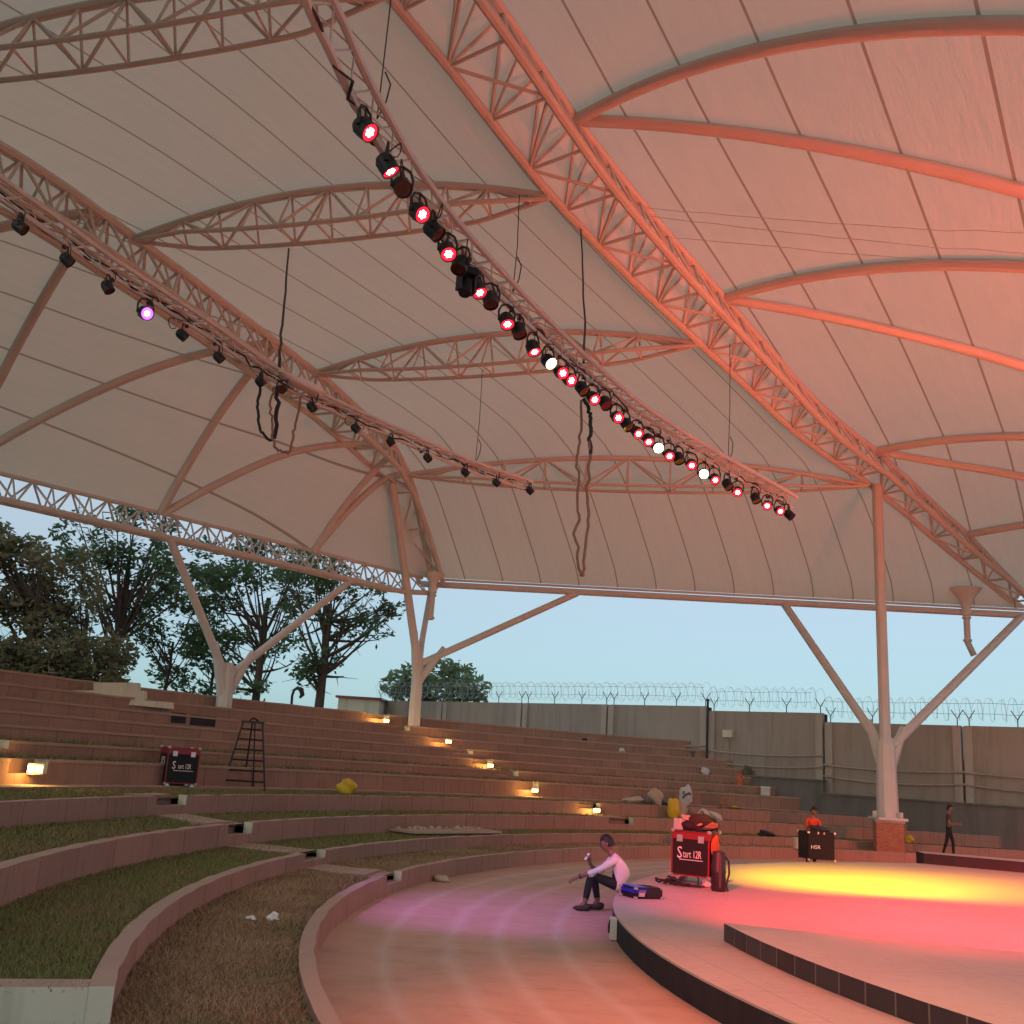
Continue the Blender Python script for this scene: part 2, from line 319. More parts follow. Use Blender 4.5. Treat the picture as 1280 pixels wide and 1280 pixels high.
def cut(i):
    t=TIERS[i]; out=[]
    if i<4:
        l,r_,y=A1[i]; out.append((pxang(r_,y,t['r']),pxang(l,y,t['r'])))
    else:
        a0=163.6+(i-4)*.55; out.append((a0,a0+2.3))
    P={2:(760,791,1035),3:(722,750,1012),4:(645,673,990),5:(615,648,970),6:(590,616,955),7:(559,591,940),8:(535,564,928),9:(480,512,912),10:(455,486,900)}
    if i in P:
        l,r_,y=P[i]; out.append((pxang(r_,y,t['r']),pxang(l,y,t['r'])))
    return sorted(out)
LBL=['low curved kerb wall edging the pink lit floor','lowest reddish curved lawn wall, with a cream end face at lower left','second curved lawn wall up from the floor, below the green strip','third curved lawn wall, under the ladder and the flight case',
 'lowest brown seating step, directly behind the ladder and flight case','second brown seating step above the ladder lawn','third brown seating step above the ladder lawn','fourth brown seating step, about halfway up the stand','fifth brown seating step, third from the top','sixth brown seating step, second from the top','topmost brown seating step along the skyline under the trees']
NM=['kerb_wall','lawn_wall','lawn_wall','lawn_wall']+['seating_step']*7
for i,t in enumerate(TIERS):
    mats=[M['wallr'] if i<4 else M['riser'],M['tread'],M['cream'],M['nosing']]
    cuts=cut(i); t['cuts']=cuts; segs=[]; a=A_R if i>0 else 40
    for c0,c1 in cuts: segs.append((a,c0,0,2)); a=c1
    segs.append((a,AEND if i>0 else 262,0,2 if i in(1,2,3) else 0))
    r1=t['r']+t['th']; lab=LBL[i]
    m0=pol(t['r'],150,0); o=empty(NM[i],m0,0,lab,'wall' if i<4 else 'seating step',None if i<4 else 'seating steps of the stand')
    def put(b,name): q=b.build(name,mats,o); q.location=(-m0[0],-m0[1],0); return q
    for s in segs:
        b=MB(); solid(b,t['r'],r1,s[0],s[1],t['zb']-.12,t['zt'],0,1,.8,(0,2) if s[1] in [c[0] for c in cuts] or i in (1,2,3) else (0,0)); (solid(b,t['r']-.025,t['r']+.28,s[0],s[1],t['zt']-.05,t['zt']+.012,3,3,.8,(3,3)) if i>3 else None); put(b,'wall_length' if i<4 else 'bench')
    for c0,c1 in cuts:
        b=MB(); h=t['zt']-t['zb']; zm=t['zb']+h*.5
        solid(b,t['r'],t['r']+.36,c0,c1,t['zb']-.12,zm,0,1,.5)
        solid(b,t['r']+.36,max(r1,t['r']+.75),c0,c1,t['zb']-.12,t['zt']-.004,0,1,.5); put(b,'step')
    if i in (1,2,3):
        b=MB(); rr=(TIERS[i+1]['r'] if i<3 else RS[0]); n_=AEND-.004*57/22; solid(b,r1+.002,rr-.002,AEND-.62,AEND,-.1,t['zt']-.006,2,1,.3,(2,2)); put(b,'end_wall')
# lawn terraces (soil sheet + blades)
def blades(b,r0,r1,a0,a1,z,per,hmin=.025,hmax=.07):
    area=.5*(r1*r1-r0*r0)*R(a1-a0); n=int(area*per)
    rr=np.sqrt(RNG.uniform(r0*r0,r1*r1,n)); aa=np.radians(RNG.uniform(a0,a1,n)); x=CX+rr*np.cos(aa); y=CY+rr*np.sin(aa)
    d=np.hypot(x,y); keep=RNG.uniform(0,1,n)<np.clip((13/d)**1.6,.05,1); x=x[keep];y=y[keep];d=d[keep]; n=len(x)
    wd=.006*np.clip(d/9,1,4); h=RNG.uniform(hmin,hmax,n); q=RNG.uniform(0,6.28,n); lx=RNG.normal(0,.028,n); ly=RNG.normal(0,.028,n)
    v=np.empty((n,3,3)); v[:,0]=np.c_[x+wd*np.cos(q),y+wd*np.sin(q),np.full(n,z-.003)]; v[:,1]=np.c_[x-wd*np.cos(q),y-wd*np.sin(q),np.full(n,z-.003)]; v[:,2]=np.c_[x+lx,y+ly,z+h]
    return v.reshape(-1,3)
def blade_mesh(V,base):
    me=base.data; nv=len(me.vertices); old=np.empty(nv*3); me.vertices.foreach_get('co',old)
    faces=[tuple(p.vertices) for p in me.polygons]; mats=list(me.materials)
    k=len(V)//3; F=[(nv+3*i,nv+3*i+1,nv+3*i+2) for i in range(k)]
    m2=bpy.data.meshes.new(me.name); m2.from_pydata(np.vstack([old.reshape(-1,3),V]).tolist(),[],faces+F)
    for m in mats: m2.materials.append(m)
    m2.polygons.foreach_set('material_index',[0]*len(faces)+[1]*k); m2.update(); base.data=m2
def lawn(z,r0,r1,spans,soil,bl,per,hm):
    b=MB()
    for a0,a1 in spans:
        n=max(2,int(a1-a0)+1); A=np.linspace(a0,a1,n)
        b.add([p for a in A for p in (pol(r0,a,z),pol(r1,a,z))],[(2*i,2*i+1,2*i+3,2*i+2) for i in range(n-1)])
    o=b.build('lawn',[M[soil],M[bl]]); tag(o,kind='stuff')
    V=np.vstack([blades(None,r0,r1,max(a0,100),min(a1,222),z,per,*hm) for a0,a1 in spans]); blade_mesh(V,o); return o
L0=lawn(.245,R0+.15,R1_,[(40,197)],'dry','bdry',2300,(.02,.055))
lawn(.244,R0+.15,36.2,[(197,262)],'dry','bdry',900,(.02,.05))
lawn(.47,R1_+.17,R2_,[(A_R,AEND)],'green','bgreen',2300,(.02,.06))
lawn(.80,R2_+.19,R3_,[(A_R,AEND)],'green','bgreen',900,(.02,.06))
lawn(1.12,R3_+.2,RS[0],[(A_R,AEND)],'green','bgreen',500,(.03,.07))
# paved strips across the lawns at the aisle, and the walk under the seating steps
def strip(r0,r1,a0,a1,b0,b1,z,name='path'):
    b=MB(); n=8
    vs=[]
    for i in range(n+1):
        f=i/n; r=r0+(r1-r0)*f; vs+=[pol(r,a0+(b0-a0)*f,z),pol(r,a1+(b1-a1)*f,z)]
    vs2=[v-np.array([0,0,.06]) for v in vs]
    m=len(vs); fs=[(2*i,2*i+1,2*i+3,2*i+2) for i in range(n)]+[(2*i,m+2*i,m+2*i+2,2*i+2) for i in range(n)]+[(2*i+1,2*i+3,m+2*i+3,m+2*i+1) for i in range(n)]
    b.add(vs+vs2,fs); return tag(b.build(name,M['tread']),kind='structure')
for i in range(3):
    c=TIERS[i]['cuts'][-1]; d=TIERS[i+1]['cuts'][-1]; strip(TIERS[i]['r']+TIERS[i]['th'],TIERS[i+1]['r'],c[0],c[1],d[0],d[1],TIERS[i]['g']+.035)
b=MB(); solid(b,28.55,29.29,A_R,AEND-1,1.0,1.19,0,1,.8); tag(b.build('walkway',[M['riser'],M['tread']]),kind='structure')
# cream stepped stair parapet on top of the stand
P0=on_r(80,870,34.0); P1=on_r(215,884,33.2)
bm=MB()
def parapet():
    prof=[(80,863),(117,863),(117,853),(172,853.5),(172,863),(180,863.5),(180,875.5),(214,878)]
    bot=[(214,886),(150,880),(80,872)]
    pts=[]
    for x,y in prof+bot:
        f=(x-80)/134; Y=P0[1]+(P1[1]-P0[1])*f; pts.append(on_y(x,y,Y))
    off=np.array([0,.28,0]); n=len(pts); vs=pts+[p+off for p in pts]
    bm.add(vs,[tuple(range(n)),tuple(range(2*n-1,n-1,-1))]+[(i,(i+1)%n,n+(i+1)%n,n+i) for i in range(n)])
parapet(); tag(bm.build('stair_parapet',M['cream']),'cream stepped plaster parapet on the top seating steps below the trees','parapet')
# dark stains left by missing cladding
for k,(x0,x1,y0,y1) in enumerate(((213,232,890,903),(237,269,893,906))):
    a0=pxang(x1,y1,32.69); a1=pxang(x0,y1,32.69); b=MB(); z0=on_r(x0,y1,32.69)[2]; z1=on_r(x0,y0,32.69)[2]
    n=5; A=np.linspace(a0,a1,n); b.add([p for a in A for p in (pol(32.692,a,z0),pol(32.692,a,z1))],[(2*i,2*i+1,2*i+3,2*i+2) for i in range(n-1)])
    tag(b.build('wall_patch',M['dkface']),['small dark bare patch where cladding is missing, left one of the pair','larger dark bare patch where cladding is missing, right one of the pair'][k],'patch')
# ------------------------------------------------------------------ stage
RS_,ZST=16.82,.3
b=MB(); solid(b,0.01,RS_,0,359.99,-.1,ZST,0,1,2.0)
b=MB(); n=180
top=[pol(RS_-.004,i*2,ZST) for i in range(n)]+[(CX,CY,ZST)]
b.add(top,[(i,(i+1)%n,n) for i in range(n)],1)
for i in range(n):
    p,q=i*2,i*2+2; u0,u1=R(p)*RS_,R(q)*RS_; b.add([pol(RS_,p,-.1),pol(RS_,q,-.1),pol(RS_,q,ZST-.02),pol(RS_,p,ZST-.02)],[(0,1,2,3)],0,[[(u0,0),(u1,0),(u1,.3),(u0,.3)]])
    b.add([pol(RS_,p,ZST-.02),pol(RS_,q,ZST-.02),pol(RS_-.004,q,ZST),pol(RS_-.004,p,ZST)],[(0,1,2,3)],1)
stage=tag(b.build('stage',[M['dkface'],M['stage']]),'large low round stage with a dark edge, lit red and yellow','stage')
def platform(name,outline,z0,z1,label,matface):
    b=MB(); n=len(outline); P=[np.array([p[0],p[1],0]) for p in outline]; u=0
    b.add([p+np.array([0,0,z1]) for p in P],[tuple(range(n))],1)
    for i in range(n):
        p,q=P[i],P[(i+1)%n]; d=np.linalg.norm(q-p)
        b.add([p+np.array([0,0,z0]),q+np.array([0,0,z0]),q+np.array([0,0,z1]),p+np.array([0,0,z1])],[(0,1,2,3)],0,[[(u,z0),(u+d,z0),(u+d,z1),(u,z1)]]); u+=d
    return tag(b.build(name,[matface,M['stage']]),label,'platform')
tip=on_z(905,1154,.5); a_t=ang(tip); r_t=math.hypot(tip[0]-CX,tip[1]-CY)
arc=[pol(r_t,a) for a in np.linspace(a_t,330,60)]
arc=[p for p in arc if p[1]<tip[1]-.11*(p[0]-tip[0])+.02]
e_x=arc[-1][0]; platform('stage_platform',arc,ZST-.05,.5,'curved raised stage platform with dark tiled edge, nearest the camera at lower right',M['tile'])
f0=on_z(1155,1079.5,ZST); f1=on_z(1280,1091,ZST); dv=(f1-f0)/np.linalg.norm(f1-f0); zt2=on_y(1155,1066.5,f0[1])[2]
nb=np.array([-dv[1],dv[0],0]); pts=[f0,f0+dv*12,f0+dv*12+nb*2.6,f0+nb*.9-dv*.25]
if np.cross(dv,nb)[2]<0: pts=pts[::-1]
platform('stage_platform',[(p[0],p[1]) for p in pts],ZST-.05,zt2,'dark fronted raised platform at the far right of the stage',M['dkface'])
# socket box on the stage front
p=on_z(779,1176,0); a=ang(p); q=pol(RS_+.05,a,.15); t=empty('socket_box',(q[0],q[1],0),R(a),'cream socket box fixed on the dark stage edge','socket box')
b=MB(); b.box((0,0,.15),(.09,.22,.27)); b.build('housing',M['cream'],t); b=MB(); b.blob((.05,.03,.17),(.04,.1,.16),3,.2,8); b.build('cutout',M['black'],t)
exec_parts=[]
# ------------------------------------------------------------------ canopy
def mkplan(node,head,s0,s1,ds=.1):
    out=[]
    for sg,lim in((-1,-s0),(1,s1)):
        x,y=node[:2]; s=0; rr=[]
        while s<lim:
            h=R(head(sg*s)); x+=sg*ds*math.cos(h); y+=sg*ds*math.sin(h); s+=ds; rr.append((sg*s,x,y))
        out.append(rr)
    return np.array(out[0][::-1]+[(0,node[0],node[1])]+out[1])
class Arch:
    """arched lattice truss: L,M bottom chords, T top chord along a plan line"""
    def __init__(s,node,head,s0,s1,zs,zz,w,h):
        s.plan=mkplan(node,head,s0,s1); s.head=head; s.zs=zs; s.zz=zz; s.w=w; s.h=h; s.s0=s0; s.s1=s1
    def L(s,q):
        x=np.interp(q,s.plan[:,0],s.plan[:,1]); y=np.interp(q,s.plan[:,0],s.plan[:,2]); return np.array([x,y,np.interp(q,s.zs,s.zz)])
    def n(s,q): h=R(s.head(q)); return np.array([-math.sin(h),math.cos(h),0])
    def M(s,q): return s.L(q)+s.n(q)*s.w(q)
    def T(s,q): return s.L(q)+s.n(q)*s.w(q)/2+np.array([0,0,s.h(q)])
    def nearest(s,fn,x,y,a=None,b=None):
        qs=np.linspace(s.s0 if a is None else a,s.s1-12 if b is None else b,1500); P=[fn(q) for q in qs]
        ok=[(p-EYE)@fw>2 for p in P]; d=[np.hypot(*(proj(p)-np.array([x,y]))) if k else 1e9 for p,k in zip(P,ok)]; return qs[int(np.argmin(d))]
clip=lambda v,a,b:max(a,min(b,v))
nodeA=on_y(1080,602,35.)
zA=np.array([[-16,6.3],[-8.55,9.51],[-5.39,10.84],[-2.34,12.17],[0,12.89],[4.15,13.42],[7.64,13.81],[11.26,14.15],[14.34,14.42],[16.63,14.71],[18.67,15.05],[20.5,15.54],[22.16,16.0],[24,16.4],[30,17.],[36,16.4],[45,13.5]])
A=Arch(nodeA,lambda s:float(np.interp(s,[-4,6,40],[208,231,233])),-9.0,45,zA[:,0],zA[:,1],lambda s:1.0+.025*clip(s,-4,25),lambda s:1.0+.03*clip(s,-4,25) if s>-5 else max(.25,.88+(s+5)*.16))
nodeB=on_y(482,595,38.)
zB=np.array([[-4.2,8.6],[-3.3,9.1],[-2.6,9.9],[-1.7,10.9],[-.6,11.9],[.7,12.65],[2.4,13.0],[5.,13.4],[7.7,13.6],[10.1,13.75],[12.5,13.9],[14.6,14.0],[16.4,14.1],[17.8,14.1],[24,13.8],[32,12.6],[40,10.5]])
B=Arch(nodeB,lambda s:245.,-3.5,40,zB[:,0],zB[:,1],lambda s:1.1,lambda s:clip(.2+(s+3.4)*.45,.2,1.15))
canopy=empty('canopy',(2,30,0),0,'huge white tensile fabric canopy on lattice arches over the whole amphitheatre','canopy')
def cpart(b,name,mat,label=None,smooth=40,parent=canopy):
    o=b.build(name,mat,parent,smooth,label)
    if parent is canopy: o.location=(-2,-30,0)
    return o
def lattice(b,fL,fM,fT,qs,r):
    for i,q in enumerate(qs):
        b.tube([fL(q),fM(q)],r,5); 
        if i+1<len(qs):
            p=qs[i+1]; m=(q+p)/2
            b.tube([fL(q),fM(p)] if i%2 else [fM(q),fL(p)],r*.9,5)
            for f in(fL,fM):
                b.tube([f(q),fT(m)],r,5); b.tube([fT(m),f(p)],r,5)
                b.tube([f(q),fT(q)],r*.8,5)
def arch_parts(X,a,b_,step,rc,rt_,label):
    qs=np.arange(a,b_,.5); b=MB()
    b.tube([X.L(q) for q in qs],rc,8); b.tube([X.M(q) for q in qs],rc,8); b.tube([X.T(q) for q in qs],rt_,8)
    o=cpart(b,'arch_truss',M['steel'],label)
    b=MB(); lattice(b,X.L,X.M,X.T,np.arange(a+.3,b_,step),.045); b.build('lattice',M['steel'],o,40)
    return o
arch_parts(A,-8.6,44,1.45,.105,.12,'long pinkish lattice arch running from the top centre down to the far right column')
arch_parts(B,-3.3,39,1.35,.10,.14,'lattice arch on the left that curls down to the left column')
CB=np.array(B.L(-3.4)+B.n(0)*.55); CB[2]=on_y(527,728,CB[1])[2]
CA=A.L(-8.7)+A.n(-8)*.5; CA[2]=on_y(1288,768,CA[1])[2]
# left eave, straight towards the camera's left
z_e=CB[2]; e1=on_z(0,591,z_e+.12); d1=(e1-CB); d1[2]=0; L1len=np.linalg.norm(d1); d1/=L1len
def E1(t,dz=0): return CB+d1*t+np.array([0,0,.1+dz])
nE=np.array([-d1[1],d1[0],0]);
# far eave beam
def FE(v): return CB*(1-v)+CA*v
b=MB(); b.tube([FE(v)+np.array([0,0,-.05]) for v in np.linspace(-.02,1.25,30)],.13,8); b.tube([FE(v)+np.array([0,0,.16]) for v in np.linspace(-.01,1.2,30)],.05,6)
cpart(b,'eave_beam',M['steel'])
# eave truss on the left
b=MB(); ts=np.arange(.6,44,.5)
def dep(t): return -.82 if t>2 else -.55-.135*t
b.tube([E1(t) for t in ts],.07,7); b.tube([E1(t)+nE*.5+np.array([0,0,dep(t)]) for t in ts],.10,8); b.tube([E1(t)-nE*.35+np.array([0,0,dep(t)*.9]) for t in ts],.06,7)
et=cpart(b,'eave_truss',M['steel'],'straight lattice truss along the left roof edge in front of the trees')
b=MB(); tt=np.arange(.8,43,1.15)
lo=lambda t:E1(t)+nE*.5+np.array([0,0,dep(t)]); lo2=lambda t:E1(t)-nE*.35+np.array([0,0,dep(t)*.9])
for i,t in enumerate(tt[:-1]):
    m=(t+tt[i+1])/2
    for f in(lo,lo2):
        b.tube([f(t),E1(m)],.035,5); b.tube([E1(m),f(tt[i+1])],.035,5); b.tube([f(t),E1(t)],.03,5)
    b.tube([lo(t),lo2(tt[i+1])],.03,5)
b.build('lattice',M['steel'],et,40)
# membranes ----------------------------------------------------------
def loft(name,fn,us,nv,vscale,label=None,bulk=None):
    th=R(58 if nv==30 and vscale>1.6 else 53.5); b=MB(); vs=np.linspace(0,1,nv); P=[[fn(u,v) for v in vs] for u in us]; m=nv
    b.v=[tuple(p) for row in P for p in row]
    for i in range(len(us)-1):
        for j in range(nv-1):
            b.f.append((i*m+j,i*m+j+1,(i+1)*m+j+1,(i+1)*m+j)); b.m.append(0)
            q=lambda p:(math.cos(th)*p[0]+math.sin(th)*p[1],(-math.sin(th)*p[0]+math.cos(th)*p[1])/vscale+.3); b.uv.append([q(P[i][j]),q(P[i][j+1]),q(P[i+1][j+1]),q(P[i+1][j])])
    return cpart(b,name,M['mem'],label,180)
LA=lambda s:A.L(s)+np.array([0,0,.17])
TBm=lambda s:B.T(s)+np.array([0,0,.16]); TAm=lambda s:A.T(s)+np.array([0,0,.15])
lens_px=[((505,592),(1085,603)),((395,460),(870,428)),((165,297),(690,238))]
sBk=[-3.4]+[B.nearest(B.T,*p,-3,30) for p,_ in lens_px]; sAk=[-8.6]+[A.nearest(A.L,*q,-3,30) for _,q in lens_px]
sBk+= [sBk[-1]+7.2,sBk[-1]+26]; sAk+=[sAk[-1]+5.6,sAk[-1]+26]; uk=[0,1,2,3,4,7]
print('lens s',np.round(sBk,2),np.round(sAk,2))
SB=lambda u:float(np.interp(u,uk,sBk)); SA=lambda u:float(np.interp(u,uk,sAk))
def S2(u,v):
    p=TBm(SB(u)); q=LA(SA(u)); f=clip(u,0,1)**.7
    e0=FE(v)+np.array([0,0,.22]); r=p*(1-v)+q*v; r=r+np.array([0,0,.85*f*4*v*(1-v)])
    k=clip(1-u/.12,0,1); return r*(1-k)+e0*k
us=np.r_[np.linspace(0,.12,4),np.linspace(.16,7,110)]
loft('membrane',S2,us,40,1.3,'central bay of pale fabric between the two lattice arches')
S3=lambda s,v:(lambda t,n:(lambda e:t*(1-v)+e*v+np.array([0,0,.7*4*v*(1-v)]))(np.array([t[0]+12*n[0],t[1]+12*n[1],11.])))(TAm(s),A.n(s))
loft('membrane',lambda s,v:S3(s,v) if v>0 else TAm(s),np.r_[np.linspace(-8.9,44,100)],30,1.9,'right bay of fabric over the stage, lit salmon red')
b=MB(); ss=np.linspace(-8.6,44,90); 
vs=[p for s in ss for p in (LA(s),LA(s)*.5+TAm(s)*.5+np.array([0,0,.18]),TAm(s))]
b.v=[tuple(p) for p in vs]
for i in range(len(ss)-1):
    for j in (0,1): b.f.append((3*i+j,3*i+j+1,3*i+j+4,3*i+j+3)); b.m.append(0); b.uv.append([(ss[i],.3),(ss[i],.31),(ss[i+1],.31),(ss[i+1],.3)])
cpart(b,'membrane',M['mem'],'narrow fabric strip over the long pinkish lattice arch',180)
LW=36.
def S1(u,v):  # u 0..1 from the corner outwards, v 0 at eave, 1 at arch
    a=E1(u*LW); a=a+np.array([0,0,.05]); q=TBm(-3.4+u*(LW+2)); f=clip(u*4,0,1)
    return a*(1-v)+q*v+np.array([0,0,.65*f*4*v*(1-v)])
loft('membrane',S1,np.linspace(.004,1,90),30,.95,'left bay of grey white fabric sloping to the tree side')
# lens trusses between the arches -----------------------------------
for k,u in enumerate((1,2,3,4)):
    vv=np.linspace(0,1,26); sb,sa=SB(u),SA(u); pb=B.T(sb); pa=A.L(sa); ax=(pa-pb); ax/=np.linalg.norm(ax); sd=np.array([-ax[1],ax[0],0]); sd/=np.linalg.norm(sd)
    top=lambda v:S2(u,v)+np.array([0,0,-.16-(.10 if 0<v<1 else .1)])
    bot=lambda v,g:pb*(1-v)+pa*v+np.array([0,0,-.12-.30*4*v*(1-v)])+sd*g*min(1,6*v,6*(1-v))*.45
    b=MB(); b.tube([top(v) for v in vv],.10,8)
    o=cpart(b,'lens_truss',M['steel'],['lowest bow shaped truss, joining the two columns','middle bow shaped truss between the arches','upper bow shaped truss between the arches','topmost bow shaped truss, cut by the upper left corner'][k])
    b=MB(); b.tube([bot(v,1) for v in vv],.06,7); b.tube([bot(v,-1) for v in vv],.06,7); b.build('bottom_chord',M['steel'],o,40)
    b=MB(); nn=11; vn=np.linspace(.04,.96,nn)
    for i in range(nn):
        for g in(1,-1): b.tube([bot(vn[i],g),top(vn[i])],.032,5)
        b.tube([bot(vn[i],1),bot(vn[i],-1)],.03,5)
        if i<nn-1:
            for g in(1,-1): b.tube([top(vn[i]),bot(vn[i+1],g)] if i%2 else [bot(vn[i],g),top(vn[i+1])],.04,5)
    b.build('lattice',M['steel'],o,40)
# bent ribs under the side bays ---------------------------------------
def rib(pts,r): b=MB(); b.tube(pts,r,9); return cpart(b,'rib',M['steel'])
sk=[A.nearest(A.T,*p,-9,30) for p in((725,145),(910,368),(1100,556),(1215,662))]
for i,d in ((0,4.0),(0,-2.2),(1,4.0),(1,-6.0),(2,0.3),(2,-9.5),(3,-2.)):
    s0=sk[i]; rib([S3(s0+d*v,v)+np.array([0,0,-.17]) for v in np.linspace(0,1,24)],.14)
def tE(x,y): 
    q=np.linspace(0,44,900); P=[E1(t) for t in q]; return q[int(np.argmin([np.hypot(*(proj(p)-np.array([x,y]))) if (p-EYE)@fw>2 else 1e9 for p in P]))]
eN=[tE(390,687)/LW,tE(200,640)/LW]; eN+= [eN[1]+(eN[1]-eN[0])*1.0]; eN+=[eN[2]+.2]
bN=[(B.nearest(B.T,*p,-3,36)+3.4)/(LW+2) for p in((492,600),(480,575),(345,432),(110,285))]
print('nodes',eN,bN)
for a,c in((0,0),(0,1),(1,1),(1,2),(2,2),(2,3),(3,3)):
    rib([S1(eN[a]+(bN[c]-eN[a])*v,v)+np.array([0,0,-.17]) for v in np.linspace(.01,.985,22)],.13)
# rain funnels ---------------------------------------------------------
def funnel(x,y0,y1,Y,k,label,bend=0):
    p=on_y(x,y0,Y); q=on_y(x,y1,Y); b=MB()
    b.lathe((p[0],p[1],p[2]),[(1.35*k,2.1*k),(.85*k,1.55*k),(.52*k,1.0*k),(.33*k,.5*k),(.2,.1),(.17,0),(.16,-.1)],20); o=cpart(b,'rain_funnel',M['fabric'],label,80)
    b=MB(); b.tube([(p[0],p[1],p[2]),(p[0],p[1],q[2]),(p[0]+bend,p[1],q[2]-abs(bend)*2.2)] if bend else [(p[0],p[1],p[2]),(p[0],p[1],q[2])],.12,10)
    for z in(p[2]-.15,q[2]+.12): b.tube([(p[0],p[1],z),(p[0],p[1],z-.08)],.165,10)
    b.build('rain_pipe',M['steel'],o,40); return o
funnel(541,738,775,CB[1]-1.0,.32,'small funnel with a short rain pipe at the left roof corner'); _c=min(((u,v) for u in np.linspace(.1,.5,20) for v in np.linspace(.8,.97,24)),key=lambda q:np.hypot(*(proj(S2(*q))-np.array([1204,733])))); fp=S2(*_c); o=funnel(1208,766,803,fp[1],.45,'white fabric funnel with a rain pipe at the right roof corner',.22)
# columns --------------------------------------------------------------
def column(name,label,base,node,r0,r1,struts,plinth=None):
    t=empty(name,base,0,label,'column','branching steel columns'); L=lambda p:np.asarray(p,float)-np.asarray(base,float)
    b=MB(); n_=L(node); b.tube([(0,0,0),(n_[0]*.5,n_[1]*.5,n_[2]*.5),tuple(n_)],[r0*1.0,(r0+r1)/2,r1],10); b.tube([tuple(n_),tuple(n_+np.array([0,0,.25]))],[r1,r1*.7],10)
    b.build('shaft',M['steel'],t,30)
    b=MB(); b.box((0,0,.04),(r0*2.7,r0*2.7,.08))
    for k in range(6):
        q=k*math.pi/3; b.box((math.cos(q)*r0*1.2,math.sin(q)*r0*1.2,.16),(r0*.4,.03,.2),q)
    b.build('base_plate',M['steel'],t)
    for p,r in struts:
        q=L(p); d=q-n_; d/=np.linalg.norm(d); b=MB(); b.tube([tuple(n_-np.array([0,0,.25])+d*.1),tuple(q)],[r*1.1,r],10)
        b.tube([tuple(n_-np.array([0,0,1.0])),tuple(n_+d*1.1)],[r1*.8,r*.9],8)
        b.build('strut',M['steel'],t,30)
    return t
bR=on_r(1112,1063,21.45); YR=bR[1]; plz=on_y(1112,1025,YR)[2]
cbR=on_y(1110,1024,YR); nR=on_y(1107,931,YR+.1)
v1=min(np.linspace(0,1,400),key=lambda v:abs(proj(FE(v))[0]-980)); v2=1.0
column('column','tall branching steel column on the red brick plinth, right of centre',(cbR[0],cbR[1],plz),nR,.36,.30,[(on_y(1096,606,YR-.1),.17),(FE(v1)-np.array([0,0,.1]),.15),(FE(.985)-np.array([0,0,.1]),.15)])
t=empty('brick_plinth',(cbR[0],cbR[1],0),R(-12),'red brick plinth carrying the tall right column','plinth'); hz_=plz
b=MB(); b.box((0,0,hz_/2-.04),(.86,.86,hz_-.08)); b.build('brickwork',M['brick'],t); b=MB(); b.box((0,0,hz_-.04),(.92,.92,.08)); b.build('coping',M['tread'],t)
YL=40.2; nL=on_y(523,823,YL); bL=np.array([on_y(520,885,YL)[0],YL,2.2]); v3=min(np.linspace(0,1,400),key=lambda v:abs(proj(FE(v))[0]-722))
column('column','branching steel column behind the top seating step, where the left arch curls down',bL,nL,.25,.21,[(B.L(.2)+B.n(0)*.45,.15),(FE(v3)-np.array([0,0,.1]),.13),(FE(.0)+np.array([0,-.2,0]),.11)])
t205=tE(205,650); t435=tE(432,700); lA,lB=lo(t205),lo(t435); YM=(lA[1]+lB[1])/2; nM=on_y(284,838,YM); bM_=np.array([on_y(283,868,YM)[0],YM,2.2])
column('column','pale two branched steel column under the left eave, in front of the trees',bM_,nM,.27,.25,[(lA,.13),(lB,.12)])
# ------------------------------------------------------------------ boundary wall
W0=on_y(555,880,57.)[:2]; W5=on_y(1203,905,40.)[:2]; wd=(W5-W0)/np.linalg.norm(W5-W0); wn=np.array([wd[1],-wd[0]])
if wn[1]>0: wn=-wn
def wall_at(x):
    d=ray(x,900); az=d[0]/d[1]; # X=az*Y on the wall line
    t=(az*W0[1]-W0[0])/(wd[0]-az*wd[1]); return W0+wd*t,t
def zpx(x,y,P): return on_y(x,y,P[1])[2]
joints=[470,555,655,762,887,1032,1204]; js=[wall_at(x)[1] for x in joints]; pw=(js[-1]-js[1])/5
js+=[js[-1]+pw,js[-1]+2*pw,js[-1]+3*pw]; tops=[]
for x,y in ((512,879),(605,878),(708,878.5),(822,879.5),(960,890),(1115,905.5),(1242,907.5)):
    P,_=wall_at(x); tops.append(zpx(x,y,P))
tops[0]=tops[1]=tops[2]=tops[3]=np.mean(tops[:4]); tops[5]=tops[6]=np.mean(tops[5:7]); tops+=[tops[-1]]*2
wall=empty('boundary_wall',(W0[0],W0[1],0),0,'long grey precast concrete boundary wall with paired posts and stepped top','wall'); WO=np.array([W0[0],W0[1],0])
wang=math.atan2(wd[1],wd[0])
def wp(t,off,z): return np.array([W0[0]+wd[0]*t+wn[0]*off,W0[1]+wd[1]*t+wn[1]*off,z])
def wbox(b,t0,t1,o0,o1,z0,z1): c=wp((t0+t1)/2,(o0+o1)/2,(z0+z1)/2)-WO; b.box(c,(abs(t1-t0),abs(o1-o0),z1-z0),wang)
for i,z in enumerate(tops):
    b=MB(); wbox(b,js[i]+.1,js[i+1]-.1,-.1,.08,-.3,z); b.build('wall_panel',M['greyc'],wall)
for i,t in enumerate(js):
    zl=tops[max(0,min(i-1,len(tops)-1))]; zr=tops[min(i,len(tops)-1)]
    for s,z in((-1,zl),(1,zr)):
        b=MB(); wbox(b,t+s*.20-.15,t+s*.20+.15,-.05,.24,-.3,z-.02); b.build('post',M['postc'],wall)
    b=MB(); wbox(b,t-.03,t+.03,-.14,.0,-.3,max(zl,zr)-.05); b.build('joint_gap',M['black'],wall)
